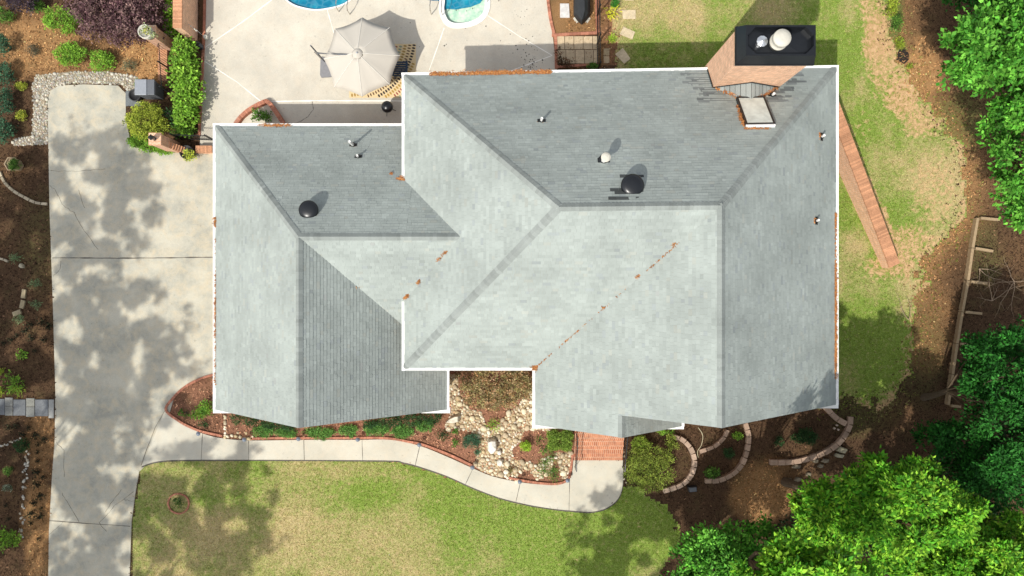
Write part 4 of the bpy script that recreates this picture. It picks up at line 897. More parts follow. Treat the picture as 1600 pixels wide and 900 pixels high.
shrub('wide yellow green azalea bush right of the concrete landing', 1012, 735, 36, 34, 1.2, [(.2, .27, .04), (.28, .33, .06), (.13, .19, .03)], .07, 1.0, 'azalea_bush', 'bush', lobes=[(1000, 715, .7, 22, 18, .45), (1030, 715, .7, 24, 18, .45), (1005, 742, .7, 24, 20, .5), (1035, 738, .6, 20, 18, .4), (1015, 758, .5, 24, 12, .35), (985, 735, .5, 10, 22, .4), (1050, 690, .4, 10, 12, .3)], shell=.3)
shrub('small green plant under the eave at the first block ring', 1040, 672, 16, 9, .4, 'bright', .09, .7, 'small_plant', 'plant')
shrub('small bright green shrub inside the second block arc', 1153, 680, 9, 8, .4, 'bright', .08, .9, 'small_shrub', 'shrub', aspect=.6)
shrub('dark green shrub at the centre of the second block arc', 1139, 708, 10, 12, .5, 'dark', .06, 1.1, 'small_shrub', 'shrub')
shrub('mid green leafy shrub at the bottom of the second block arc', 1113, 737, 13, 11, .5, 'mid', .1, 1.0, 'small_shrub', 'shrub', aspect=.6)
shrub('rounded dark green shrub inside the large block arc at lower right', 1258, 683, 24, 16, .7, 'dark', .07, 1.2, 'shrub', 'shrub')
shrub('dark little shrub in deep shade left of the large arc shrub', 1218, 690, 8, 10, .5, 'dark', .06, .8, 'small_shrub', 'shrub')
shrub('green spiky shrub in the corner bed beside the garage', 318, 640, 17, 16, .6, [(.1, .24, .03), (.2, .34, .04)], .1, 1.0, 'shrub', 'shrub', lobes=[(312, 645, .3, 12, 8, .25), (325, 638, .35, 11, 9, .3), (318, 634, .3, 10, 6, .25)])
shrub('sparse small plant left of the spiky shrub in the corner bed', 288, 645, 10, 7, .2, 'mid', .09, .35, 'small_plant', 'plant')
shrub('low grey green plant at the bottom of the corner bed', 318, 664, 10, 5, .2, 'dark', .08, .5, 'small_plant', 'plant')
shrub('small plant growing inside the brick tree ring on the lawn', 277, 786, 9, 9, .5, [(.05, .1, .03), (.13, .2, .04)], .1, .7, 'small_plant', 'plant')
# left bed
shrub('tall fern like green plant above the grey stepping pavers', 22, 597, 14, 16, .5, 'bright', .2, .6, 'fern', 'plant', aspect=.3)
shrub('small green seedling above the fern like plant', 33, 556, 6, 7, .3, 'bright', .12, .6, 'small_plant', 'plant', aspect=.4)
shrub('lime green tuft just above the grey pavers', 28, 612, 10, 7, .3, 'lime', .14, .5, 'grass_tuft', 'plant', aspect=.15)
shrub('lime green leaves at the left edge beside the fern', 2, 580, 6, 5, .3, 'lime', .1, .6, 'small_plant', 'plant')
shrub('yellow green plant at the left edge just above the pavers', 2, 611, 4, 7, .3, 'lime', .1, .6, 'small_plant', 'plant')
shrub('dark green rounded shrub at the top of the pebble line', 34, 697, 13, 13, .7, 'dark', .06, 1.0, 'shrub', 'shrub')
shrub('small round green shrub left of the pebble line, upper of two', 12, 736, 9, 8, .5, 'mid', .06, 1.0, 'shrub', 'shrub')
shrub('small round dark shrub left of the pebble line with pale tips, lower of two', 11, 762, 8, 7, .4, [(.04, .09, .03), (.35, .4, .3)], .05, .9, 'shrub', 'shrub')
shrub('bright green ferny bush in the bottom left corner', 12, 843, 22, 18, .6, 'bright', .14, .8, 'bush', 'bush', aspect=.35)
TL = ['left beside the stone scatter', 'by the driveway, upper', 'by the driveway, lower', 'at the end of the block curve']
for i, (x, y) in enumerate(((24, 403), (55, 444), (56, 476), (29, 499))):
    shrub('small grey green tuft in the left bed, ' + TL[i], x, y, 8, 7, .25, [(.12, .2, .09), (.18, .27, .13)], .12, .5, 'grass_tuft', 'plant', group='small tufts in the left bed', aspect=.14)
LR = random.Random(5); spots = [(48, 508), (38, 516), (75, 510), (64, 503), (17, 532), (49, 529), (25, 525), (5, 535), (68, 530), (54, 549), (57, 680), (58, 695), (57, 707), (58, 720), (58, 739), (67, 746), (58, 758), (65, 774), (53, 785), (50, 803), (62, 806), (47, 818), (60, 842), (64, 795), (70, 686), (36, 680), (45, 668), (12, 668), (25, 665), (8, 790), (12, 812)]
proto = None
for i, (x, y) in enumerate(spots):
    if proto is None:
        proto = shrub('sparse dark low groundcover seedling planted in the shaded mulch left of the driveway', x, y, 6, 5, .22, [(.03, .035, .02), (.06, .065, .03), (.02, .02, .015)], .08, .7, 'seedling', 'plant', group='dark seedlings left of the driveway', mat='leafdull')
    else:
        c = copy_tree(proto); p = P(x, y, .13); c.location = (p.x, p.y, 0); c.rotation_euler.z = LR.random() * 6; c.scale = [LR.uniform(.6, 1.2)] * 3
# north east corner by the fence
shrub('small round dark green shrub by the fence at the top edge', 961, 5, 7, 9, .5, [(.05, .2, .03), (.07, .26, .04)], .06, 1.3, 'shrub', 'shrub')
shrub('small round green shrub on the flagstones against the eave beside the fence', 926, 104, 10, 7, .5, 'mid', .06, 1.2, 'shrub', 'shrub')
shrub('bright lime tuft at the edge of the shadow beside the fence', 957, 61, 6, 7, .25, [(.3, .5, .03), (.38, .58, .05)], .1, .9, 'grass_tuft', 'plant', aspect=.2)
shrub('spiky bright yellow plant beside the black fence', 955, 22, 8, 9, .35, [(.62, .62, .03), (.7, .7, .06)], .2, .7, 'yellow_plant', 'plant', aspect=.18)
shrub('brown leggy shrub with dark leaves on the flagstones by the patio edge', 880, 97, 16, 9, .7, [(.09, .05, .03), (.05, .05, .03), (.16, .08, .04)], .07, .5, 'brown_shrub', 'shrub', mat='leafdull', lobes=[(872, 85, .4, 5, 14, .3), (882, 98, .4, 11, 7, .3), (890, 102, .3, 8, 6, .3)])
shrub('bright green shrub strip at the top edge along the mulch bank', 1393, 10, 9, 22, .8, 'lime', .08, 1.0, 'shrub', 'shrub')
shrub('dark green shrub below the bright strip along the mulch bank', 1402, 36, 9, 18, .8, 'mid', .08, 1.0, 'shrub', 'shrub')
shrub('lime green low plant beside the black soil patch', 1406, 68, 9, 12, .25, 'lime', .07, .7, 'small_plant', 'plant')
shrub('small lime green weed right below the black soil patch', 1421, 103, 6, 5, .2, 'lime', .07, .8, 'small_plant', 'plant')
mb = MB(); cs_ = P(1410, 88); mb.prism([(cs_.x + .35 * math.cos(a) * random.uniform(.7, 1.1), cs_.y + .4 * math.sin(a) * random.uniform(.7, 1.1)) for a in np.linspace(0, 5.9, 14)], 0, .03, (.03, .025, .022))
tag(mb.build('black_soil', M['debris']), kind='structure')
# ---------------------------------------------------------------- stones
STONEC = [(.60, .51, .34), (.70, .62, .45), (.52, .41, .24), (.66, .58, .41), (.48, .39, .26), (.72, .66, .53)]
GREYC = [(.46, .44, .38), (.55, .52, .44), (.36, .34, .29), (.60, .56, .46), (.42, .35, .25)]
def stone_mesh(c, r, col, sq, seed):
    mb = MB(); mb.rock(c, r, col, sq, seed, 2 if r > .12 else 1); return mb
def poly_scatter(poly, n, rmin, rmax, pack=.85):
    xs = [p[0] for p in poly]; ys = [p[1] for p in poly]; out = []; s = H / F; tries = 0
    while len(out) < n and tries < n * 60:
        tries += 1; x = random.uniform(min(xs), max(xs)); y = random.uniform(min(ys), max(ys))
        if not pip(np.array([x]), np.array([y]), poly)[0]: continue
        r = rmin + (rmax - rmin) * random.random() ** 2; ok = True
        for (a, b, q) in out:
            if (a - x) ** 2 + (b - y) ** 2 < ((q + r) * pack / s) ** 2: ok = False; break
        if ok: out.append((x, y, r))
    return out
CREEK = [[(703, 585), (716, 585), (716, 605), (722, 625), (735, 640), (752, 643), (757, 660), (765, 672), (775, 668), (795, 645), (812, 632), (822, 615), (834, 608), (834, 665), (855, 668), (853, 672), (820, 672), (812, 690), (800, 702), (803, 718), (830, 722), (845, 732), (848, 748), (838, 750), (828, 735), (810, 738), (808, 752), (790, 746), (770, 743), (750, 735), (742, 728), (744, 715), (750, 700), (748, 685), (738, 675), (722, 672), (712, 668), (697, 672), (695, 664), (703, 655), (706, 635), (702, 615)],
         [(855, 668), (893, 668), (895, 675), (855, 676)], [(866, 708), (893, 706), (892, 730), (890, 745), (880, 748), (872, 725)], [(848, 716), (866, 712), (862, 740), (846, 745), (838, 736)]]
allst = []
for k, pl in enumerate(CREEK): allst += [(x, y, r, 'creek') for x, y, r in poly_scatter(pl, (430, 12, 40, 30)[k], .07, .19, .78)]
BORD = [(56, 118), (110, 112), (170, 112), (215, 120), (222, 136), (210, 142), (198, 142), (190, 132), (120, 130), (92, 133), (78, 142), (74, 158), (75, 225), (22, 228), (20, 218), (50, 212), (53, 160), (50, 135)]
allst += [(x, y, r, 'border') for x, y, r in poly_scatter(BORD, 420, .05, .12, .8)]
LINE = [(44, 708), (42, 716), (41, 724), (42, 731), (38, 738), (38, 750), (37, 762), (36, 776), (36, 790), (35, 806), (36, 816), (34, 826), (35, 838)]
allst += [(x + random.gauss(0, 1.8), y + random.uniform(-4, 4), random.uniform(.05, .09), 'line') for x, y in LINE for _ in range(4)]
allst += [(0 + t * 32, 697 - t * 11 + random.gauss(0, 1.2), random.uniform(.04, .07), 'line') for t in np.linspace(0, 1, 14)]
allst += [(352, 650 + k * 4.2 + random.gauss(0, .5) + 0, random.uniform(.07, .11), 'edgew') for k in range(9)] + [(356 + k * 6.6, 683 + random.gauss(0, 2.2), random.uniform(.08, .13), 'edgew') for k in range(7)] + [(372, 676, .09, 'edgew'), (385, 677, .08, 'edgew')]
allst += [(x, y, random.uniform(.05, .1), 'walkst') for x, y in ((974, 706), (975, 713), (974, 740), (975, 748), (976, 735), (978, 754))]
INFO = {'creek': ('rounded tan river stone in the dry creek between the two front gables', 'river stones of the dry creek bed', STONEC), 'border': ('rounded pale grey river stone bordering the top of the parking court', 'river stones around the parking court', GREYC),
        'line': ('small pale pebble in the winding line through the lower left bed', 'pebbles lining the lower left bed', GREYC), 'edgew': ('tan fieldstone edging the left end of the clipped hedge', 'fieldstones at the left front hedge', STONEC), 'walkst': ('small tan stone lying beside the right edge of the concrete landing', 'stones beside the landing', STONEC)}
allst.sort(key=lambda q: -q[2]); rest = MB()
for i, (x, y, r, kd) in enumerate(allst):
    lab, grp, cols = INFO[kd]; c = P(x, y, 0); cb = random.choice(cols); t = random.uniform(.8, 1.15); col = tuple(min(.85, v * t) for v in cb)
    sq = (1, random.uniform(.65, .95), random.uniform(.4, .6)); z = r * .25
    if i < 285:
        mb = stone_mesh((0, 0, 0), r, col, sq, i); o = mb.build('river_stone', M['stone'], None, r > .1); o.location = (c.x, c.y, z); tag(o, lab, 'stone', grp)
    else: rest.rock((c.x, c.y, z), r, col, sq, i, 1)
# fine gravel bedding between the stones of both beds
for k, pl in enumerate(CREEK[:4] + [BORD]):
    for x, y, r in poly_scatter(pl, (900, 30, 80, 60, 1300)[k], .02, .045, .6):
        c = P(x, y, 0); rest.rock((c.x, c.y, .01), r, tuple(v * random.uniform(.75, 1.05) for v in random.choice(STONEC if k < 4 else GREYC)), (1, .8, .6), x, 1)
tag(rest.build('gravel', M['stone']), 'small tan and grey pebbles packed between the larger river stones', 'gravel', kind='stuff')
mb = MB()
for k, pl in enumerate(CREEK + [BORD]): mb.prism(ccw(gp(pl)), -.02, .008 , (.46, .36, .22) if k < 4 else (.30, .25, .18))
tag(mb.build('stone_bedding', M['debris']), kind='structure')
def boulder(label, px, pts, h, col=(.66, .62, .5)):
    c = P(*px, 0); o = thing_mesh = None; mb = MB(); q = ccw(gp(pts)); q2 = [(c.x + (x - c.x) * .8, c.y + (y - c.y) * .8) for x, y in q]; n = len(q)
    q1 = [(c.x + (x - c.x) * .97, c.y + (y - c.y) * .97) for x, y in q]
    vs = [(x, y, -.05) for x, y in q] + [(x, y, h * .6) for x, y in q1] + [(x, y, h * random.uniform(.9, 1.1)) for x, y in q2] + [(c.x, c.y, h * 1.05)]
    fs = [(a * n + i, a * n + (i + 1) % n, (a + 1) * n + (i + 1) % n, (a + 1) * n + i) for a in (0, 1) for i in range(n)] + [(2 * n + i, 2 * n + (i + 1) % n, 3 * n) for i in range(n)]
    mb.mesh(vs, fs, col); tag(mb.build('boulder', M['stone'], None, False, .02), label, 'boulder')
boulder('flat wedge shaped cream boulder at the left of the dry creek by the garage corner', (708, 654), [(696, 659), (702, 653), (713, 648), (718, 648), (718, 658), (708, 660)], .35)
boulder('large pale boulder with a flat top in the middle of the dry creek', (770, 695), [(762, 687), (768, 685), (775, 685), (776, 693), (777, 700), (772, 707), (767, 708), (762, 702)], .42, (.7, .68, .6))
boulder('round white boulder just below the large one in the dry creek', (781, 722), [(776, 719), (780, 716), (785, 718), (786, 724), (782, 728), (777, 726)], .25, (.7, .68, .6))
boulder('small white boulder touching the lower right of the large one', (780, 706), [(777, 703), (782, 702), (784, 708), (781, 711), (777, 709)], .22, (.7, .68, .6))
boulder('pale round stone at the right of the creek head below the eave', (830, 614), [(826, 612), (831, 609), (834, 615), (831, 622), (827, 620)], .2)
boulder('tan stone block lying beside the right end of the large arc, upper one', (1312, 702), [(1304, 703), (1309, 696), (1323, 701), (1319, 708), (1310, 706)], .22, (.32, .29, .2))
boulder('tan stone block lying beside the right end of the large arc, lower one', (1309, 711), [(1302, 712), (1305, 707), (1318, 710), (1315, 715), (1306, 714)], .2, (.30, .28, .2))
for i, (x, y, w) in enumerate(((1273, 719, 5), (1281, 727, 5), (1288, 719, 7), (1262, 740, 5), (1245, 748, 7), (1231, 749, 5), (1243, 728, 8))):
    boulder('brown fieldstone in shade below the large arc, ' + ('nearest the arc', 'small one beside the nearest', 'wide flat one', 'upright one in the middle', 'long one at the lower left', 'lowest left one', 'flat one left of the middle')[i], (x, y), [(x - w, y + 2), (x - w * .3, y - 3), (x + w, y - 2), (x + w * .8, y + 3), (x, y + 4)], .14, (.2, .17, .12))
boulder('angular pale stone lying alone in the left bed', (35, 415), [(31, 416), (34, 411), (38, 413), (39, 419), (34, 419)], .15, (.4, .36, .26))
# edging blocks
def block_curve(pts, size, label, group, z=0, h=.14, col=(.34, .25, .18), name='edging_block', gap=.03):
    cv = catmull(pts, 14); W3 = [Vector((*G(*p), 0)) for p in cv]; L = [0]
    for a, b in zip(W3[:-1], W3[1:]): L.append(L[-1] + (b - a).length)
    n = max(1, int(L[-1] / (size[0] + gap))); first = None
    for k in range(n):
        s = (k + .5) / n * L[-1]; i = max(j for j in range(len(L)) if L[j] <= s); i = min(i, len(W3) - 2); f = (s - L[i]) / (L[i + 1] - L[i] + 1e-9); p = W3[i].lerp(W3[i + 1], f); d = (W3[i + 1] - W3[i]).normalized()
        mb = MB(); w = L[-1] / n - gap * random.uniform(.6, 1.3); t = random.uniform(.8, 1.15); a, b_ = w / 2, size[1] / 2 * random.uniform(.93, 1.05)
        mb.prism([(-a, -b_ * .97), (a, -b_ * .94), (a, b_), (-a, b_ * .98)], 0, h * random.uniform(.94, 1.06), tuple(v * t for v in col))
        mb.face([(-a, b_, 0), (a, b_, 0), (a, -b_, 0), (-a, -b_, 0)], col)
        o = mb.build(name, M['cblock'], None, False, .012); o.location = (p.x, p.y, z); o.rotation_euler.z = math.atan2(d.y, d.x) + random.gauss(0, .02)
        tag(o, label, 'edging block', group)
BC = (.40, .285, .21)
block_curve([(1050, 681), (1066, 687), (1079, 702), (1084, 722), (1078, 742), (1062, 757), (1035, 766)], (.31, .24), 'tan concrete block in the first ring edging, right of the azalea', 'blocks of the first curved edging', col=(.5, .37, .28), h=.2)
block_curve([(1136, 671), (1129, 684), (1114, 697), (1092, 705)], (.3, .2), 'tan concrete block in the short inner edging arc between the rings', 'blocks of the short inner arc', col=BC, h=.15)
block_curve([(1163, 660), (1168, 680), (1166, 702), (1157, 725), (1142, 740), (1122, 749), (1100, 750)], (.31, .24), 'tan concrete block in the second ring edging under the right gable', 'blocks of the second curved edging', col=BC, h=.2)
block_curve([(1327, 650), (1324, 668), (1311, 688), (1290, 704), (1262, 715), (1232, 721), (1201, 721)], (.34, .26), 'tan concrete block in the large lower right edging arc', 'blocks of the large edging arc', col=BC, h=.2)
block_curve([(1287, 634), (1302, 650), (1320, 662)], (.42, .26), 'tan concrete block in the short straight run by the house corner', 'blocks of the run at the house corner', col=BC, h=.2)
for x, y in ((1307, 664), (1303, 669), (1309, 671)):
    boulder('small pale stone inside the large arc, ' + {1307: 'upper', 1303: 'left', 1309: 'lower right'}[x], (x, y), [(x - 2.5, y), (x, y - 2), (x + 2.5, y), (x, y + 2)], .1, (.5, .42, .34))
block_curve([(40, 451), (38, 462), (36, 476), (31, 487), (20, 491)], (.28, .22), 'small square tan block in the broken curve of the left bed', 'blocks of the broken curve', col=(.40, .33, .21), h=.1, gap=.12)
block_curve([(0, 268), (8, 284), (22, 298), (42, 310), (58, 317), (75, 319)], (.26, .14), 'narrow tan stone edging the curved bed below the clay pot', 'stones edging the potted shrub bed', col=(.42, .36, .26), h=.1, name='edging_stone')
block_curve([(0, 404), (8, 406), (14, 409)], (.2, .12), 'narrow tan stone at the left edge above the lone pale stone', 'stones at the left edge', col=(.38, .33, .24), h=.1, name='edging_stone')
# mortared brick edgings (one thing each)
def brick_edge(label, pts, w=.11, z=.09, closed=False, name='brick_edging', n=8):
    cv = catmull(pts, n); W3 = [Vector((*G(*p), 0)) for p in cv]; mb = MB(); s = 0
    for a, b in zip(W3[:-1], W3[1:]):
        d = b - a; L = d.length; k = max(1, round(L / .215)); d.normalize(); nn = Vector((-d.y, d.x, 0))
        for j in range(k):
            p0 = a + d * (L * j / k + .004); p1 = a + d * (L * (j + 1) / k - .004); t = random.uniform(.75, 1.2); o_ = nn * w / 2
            mb.prism([tuple((p0 - o_)[:2]), tuple((p1 - o_)[:2]), tuple((p1 + o_)[:2]), tuple((p0 + o_)[:2])], -.03, z * random.uniform(.96, 1.02), (.46 * t, .2 * t, .13 * t))
    return tag(mb.build(name, M['cblock']), label, 'brick edging')
brick_edge('red brick edging curving around the corner bed beside the garage', [(336, 585), (318, 590), (300, 598), (285, 608), (272, 621), (260, 640), (280, 657), (298, 667), (317, 674), (348, 681)])
brick_edge('long pinkish brick edging along the upper side of the front walkway', [(395, 685), (430, 684), (520, 684), (600, 684), (640, 690), (660, 694), (700, 709), (738, 727)])
brick_edge('short brick edging around the right end of the mulch bed at the walkway', [(795, 746), (820, 751), (850, 755), (873, 755), (887, 748), (892, 730), (895, 708)])
brick_edge('curved brick edging along the right side of the pool patio', [(854, -30), (856, 0), (860, 30), (866, 55), (868, 62), (869, 108)], .14)
brick_edge('straight brick edging between the dirt bed and the flagstones', [(862, 56), (890, 54), (934, 52)], .14)
brick_edge('brick edging running up beside the black fence at the dirt bed', [(934, 52), (933, 20), (932, -30)], .18)
brick_edge('brick edging against the house below the flagstones', [(870, 105), (900, 103), (934, 101)], .12)
brick_edge('brick edging between the hedge strip and the pool patio', [(321, -20), (320, 40), (318, 90), (315, 150), (312, 212)], .12)
brick_edge('half round brick planter edging on the patio by the garage', [(371, 196), (380, 184), (395, 172), (412, 163), (421, 161), (433, 176), (446, 196)], .2, .3)
brick_edge('round brick tree ring set in the front lawn', [(263, 786), (268, 775), (280, 771), (292, 776), (296, 787), (291, 798), (280, 802), (268, 797), (263, 786)], .07, .08, name='tree_ring', n=3)
# ---------------------------------------------------------------- brick steps, walls, pillars
st_ = thing('brick_steps', 'red brick entrance steps with black handrails leading to the concrete landing', 'steps', tuple(P(935, 700, 0)))
for k in range(4):
    mb = MB(); ya, yb = 718 - k * 11.5, 718 - (k + 1) * 11.5 - (12 if k == 3 else 0); q = ccw([G(897, ya), G(972, ya), G(972, yb), G(897, yb)]); mb.prism(q, -.02, .16 * (k + 1)); mb.build('step', M['pave'], st_)
for x in (898, 972):
    a = P(x, 729, 0); b = P(x, 672, 0); mb = MB(); Z = lambda v, z: Vector((v.x, v.y, z))
    mb.tube([Z(a, 0), Z(a, .95), Z(a.lerp(b, .2), 1.0), Z(b, 1.65), Z(b, .6)], .025, 8)
    mb.tube([Z(a, .2), Z(b, .85)], .014, 6)
    for k in range(1, 16):
        p = a.lerp(b, k / 16); z = .95 + .7 * max(0, k / 16 - .1); mb.tube([Z(p, .2 + .65 * k / 16), Z(p, z)], .009, 5)
    mb.build('handrail', M['black'], st_)
def brick_wall(label, px, h, w=.3, top=None, name='brick_wall'):
    """px: two ends at ground; h: two heights"""
    a = P(*px[0], 0); b = P(*px[1], 0); d = (b - a).normalized(); n = Vector((-d.y, d.x, 0)); t = thing(name, label, 'brick wall', tuple((a + b) / 2)); mb = MB()
    q = [a - n * w / 2, b - n * w / 2, b + n * w / 2, a + n * w / 2]
    mb.prism([tuple(v[:2]) for v in q], -.1, [h[0] - .06, h[1] - .06, h[1] - .06, h[0] - .06]); mb.build('wall', M['chim'], t)
    cpb = MB(); ww = w + .05; L = (b - a).length; k = int(L / .08)
    for i in range(k):
        p0 = a + d * (L * i / k + .003); p1 = a + d * (L * (i + 1) / k - .003); z = h[0] + (h[1] - h[0]) * (i + .5) / k; tt = random.uniform(.8, 1.15)
        cpb.prism([tuple((p0 - n * ww / 2)[:2]), tuple((p1 - n * ww / 2)[:2]), tuple((p1 + n * ww / 2)[:2]), tuple((p0 + n * ww / 2)[:2])], z - .07, z, (.58 * tt, .30 * tt, .17 * tt))
    cpb.build('coping', M['cblock'], t); return t
brick_wall('long brick retaining wall running diagonally down the right lawn from the house', ((1274, 170), (1385, 416)), (1.75, .75), .5)
brick_wall('brick garden wall at the top edge left of the pool patio', ((304, -120), (303, 64)), (1.7, 1.7), .38)
brick_wall('low brick wall with paved top beneath the iron fence left of the long hedge', ((258, 66), (258, 128)), (.25, .25), .4)
def pillar(label, px, h, w=.5, extra=None):
    c = P(*px, 0); t = thing('brick_pillar', label, 'pillar', tuple(c)); mb = MB(); mb.box((c.x, c.y, h / 2), (w, w, h)); mb.build('shaft', M['brick'], t)
    mb = MB(); mb.box((c.x, c.y, h + .03), (w + .08, w + .08, .07)); mb.build('cap', M['chim'], t); return c
pc = pillar('brick pillar carrying the white pot beside the purple shrub', (264, 72), 1.8, .55)
brick_wall('short brick wing wall running from the pot pillar to the long hedge', ((264, 75), (268, 74)), (1.2, 1.2), .5) if False else None
pg_ = pillar('brick gate pillar with a black lamp on top by the yellow green bush', (274, 231), 1.9, .5)
brick_wall('short curved brick wing wall between the gate pillar and the barrel pot', ((279, 233), (296, 238)), (1.2, .5), .25)
brick_wall('short brick wall at the garage end of the gate', ((312, 236), (337, 236)), (.45, .45), .3)
t = thing('post_lamp', 'small black lamp on the brick gate pillar', 'lamp', (pg_.x, pg_.y, 1.97)); mb = MB(); mb.lathe([(.09, 0), (.05, .05), (.05, .12)], (pg_.x, pg_.y, 1.965), 10); mb.build('lamp_base', M['black'], t)
mb = MB(); mb.box((pg_.x, pg_.y, 2.2), (.17, .17, .22), col=(1, 1, 1)); mb.build('lantern', M['glass'], t); mb = MB(); mb.lathe([(.15, .0), (.1, .07), (.02, .12)], (pg_.x, pg_.y, 2.315), 4); mb.build('lamp_hood', M['black'], t)
def pot(label, px, r, h, mat, plant, z=0.0, n=24, soil=True):
    c = P(*px, z); t = thing('planter_pot', label, 'planter', tuple(c)); mb = MB(); mb.lathe([(r * .7, 0), (r * .95, h * .6), (r, h), (r * .86, h), (r * .84, h - .06)], c, n); mb.build('pot', M[mat], t, True)
    return c
c = pot('white glazed pot of mixed flowers standing on the brick pillar', (235, 55), .33, .5, 'cream', None, z=1.87); 
shrub('yellow and grey green trailing flowers in the white pot', 228, 49, 12, 9, .4, [(.45, .42, .08), (.35, .42, .24), (.2, .26, .1)], .1, .6, 'potted_plant', 'plant', lobes=[(234, 52, 2.45, 7, 6, .2), (226, 52, 2.4, 8, 5, .2), (228, 44, 2.45, 5, 4, .2)], aspect=.6)
c = pot('dark barrel pot of lime leaves standing by the gate on the driveway', (299, 241), .34, .55, 'rubber', None)
shrub('lime green leaves filling the dark barrel pot by the gate', 295, 243, 8, 8, .5, [(.35, .42, .04), (.42, .48, .08)], .1, 1.2, 'potted_plant', 'plant', lobes=[(295, 243, .6, 8, 8, .12)])
mb = MB(); c = P(29, 259, 0); mb.lathe([(.28, 0), (.34, .45), (.37, .5), (.32, .5), (.3, .42)], c, 6); tag(mb.build('clay_pot', m_plain('clay', (.32, .24, .15), .85)), 'tan faceted clay pot holding the round boxwood', 'pot')
c = pot('black round pot half under the yellow green bush by the grey bin', (217, 152), .3, .4, 'rubber', None)
# bin, slab
t = thing('wheeled_bin', 'grey wheeled bin with a two part lid beside the yellow green bush', 'bin', tuple(P(243, 146, 0))); b0 = P(243, 146, 0)
mb = MB(); mb.box((b0.x, b0.y, .5), (.85, .62, .95), taper=1.08); mb.build('body', M['bin'], t, bevel=.02)
mb = MB(); mb.box((b0.x - .17, b0.y, 1.03), (.58, .76, .07)); mb.build('lid', m_plain('bin_lid', (.25, .27, .30), .5, 0, .2), t, bevel=.02)
mb = MB(); mb.box((b0.x + .32, b0.y, 1.02), (.36, .74, .09)); mb.build('lid_hinge', M['bin'], t, bevel=.02)
mb = MB(); mb.tube([(b0.x + .54, b0.y - .3, 1.0), (b0.x + .54, b0.y + .3, 1.0)], .025, 8); mb.build('handle', M['rubber'], t)
mb = MB(); q = ccw([G(197, 143), G(221, 143), G(221, 166), G(197, 166)]); mb.prism(q, 0, .05, (.17, .185, .19)); tag(mb.build('stone_slab', M['cblock']), 'dark grey slab between the driveway and the grey bin', 'slab')
# iron fences and gate
def iron_fence(label, a_, b_, h, sp=.12, name='iron_fence', r=.009, cat='fence', posts=5):
    a = P(*a_, 0); b = P(*b_, 0); t = thing(name, label, cat, tuple((a + b) / 2)); L = (b - a).length; Z = lambda v, z: Vector((v.x, v.y, z))
    for z in (.15, h - .15):
        mb = MB(); mb.tube([Z(a, z), Z(b, z)], .02, 6); mb.build('rail', M['black'], t)
    for k in range(posts):
        mb = MB(); p = a.lerp(b, k / max(1, posts - 1)); mb.box((p.x, p.y, h / 2 + .03), (.06, .06, h + .06)); mb.build('post', M['black'], t)
    n = int(L / sp)
    for k in range(1, min(n, 90)):
        mb = MB(); p = a.lerp(b, k / n); mb.tube([Z(p, .06), Z(p, h)], r, 5); mb.build('picket', M['black'], t)
    return t
iron_fence('black iron fence above the paved brick strip left of the long hedge', (266, 72), (271, 148), 1.3, .12, posts=3)
iron_fence('black iron fence on the right of the flagstones and dirt bed', (932, -60), (933, 112), 1.4, .11, posts=5)
iron_fence('black iron gate leaf between the gate pillar and the garage', (285, 218), (337, 220), 1.2, .11, 'iron_gate', cat='gate', posts=2)
# top-right of patio: dirt bed things
def flat(label, pts, z, mat, col, name='paving_slab', cat='slab', z0=0.0, group=None):
    mb = MB(); mb.prism(ccw(gp(pts)), z0, z, col); return tag(mb.build(name, M[mat], None, False, .008), label, cat, group)
flat('pale rectangular slab lying in the dirt bed left of the covered grill', [(875, 6), (889, 6), (890, 28), (875, 28)], .05, 'flag', (.62, .60, .58))
for r_ in range(2):
    for k in range(5):
        xa = 868 + k * 14.5 - (0 if r_ == 0 else -2); xb = min(xa + 13.8, 934.5); ya, yb = ((57, 77.2), (78.2, 99.5))[r_]
        t_ = random.uniform(.85, 1.1); flat('sandy square flagstone of the two row path between the dirt bed and the house', [(xa, ya), (xb, ya), (xb, yb), (xa, yb)], .045, 'flag', (.52 * t_, .41 * t_, .27 * t_), 'flagstone', 'flagstone', .0, 'flagstones of the side path')
for i, q in enumerate((((972, 16), (993, 16), (993, 30), (973, 30)), ((974, 42), (992, 50), (988, 62), (968, 54)), ((961, 85), (973, 75), (985, 92), (975, 100)), ((976, -8), (990, -8), (990, 1), (976, 1)))):
    flat('tan stepping stone in the lawn right of the fence, ' + ('second from the top', 'third, tilted', 'lowest, turned in the house shadow', 'cut by the top edge')[i], q, .04, 'flag', (.60, .50, .34), 'stepping_stone', 'stepping stone')
mb = MB(); q = [(943, 88), (952, 88), (952, 99), (943, 99)]; flat('square tan flagstone just right of the fence by the house', q, .04, 'flag', (.45, .35, .22), 'flagstone', 'flagstone'); flat('square tan flagstone right of the fence, above the other', [(943, 76), (952, 76), (952, 87), (943, 87)], .04, 'flag', (.42, .33, .2), 'flagstone', 'flagstone')
t = thing('covered_grill', 'grill under a long pointed black cover in the dirt bed', 'grill', tuple(P(910, 15, 0))); mb = MB()
s_ = lambda l, z: [tuple(P(x, y, z)) for x, y in l]
lo = [(896, -25), (922, -25), (922, 24), (916, 33), (909, 39), (902, 33), (896, 24)]; hi = [(900, -25), (918, -25), (919, 20), (914, 30), (909, 36), (904, 30), (898, 20)]; tp = [(905, -25), (912, -25), (914, 14), (911, 28), (909, 32), (907, 28), (904, 14)]
vs = s_(lo, .02) + s_(hi, .8) + s_(tp, 1.05); n = 7; mb.mesh(vs, [(a * n + (i + 1) % n, a * n + i, (a + 1) * n + i, (a + 1) * n + (i + 1) % n) for a in (0, 1) for i in range(n)] + [tuple(range(3 * n - 1, 2 * n - 1, -1))]); mb.build('grill_cover', M['cover'], t, bevel=.03)
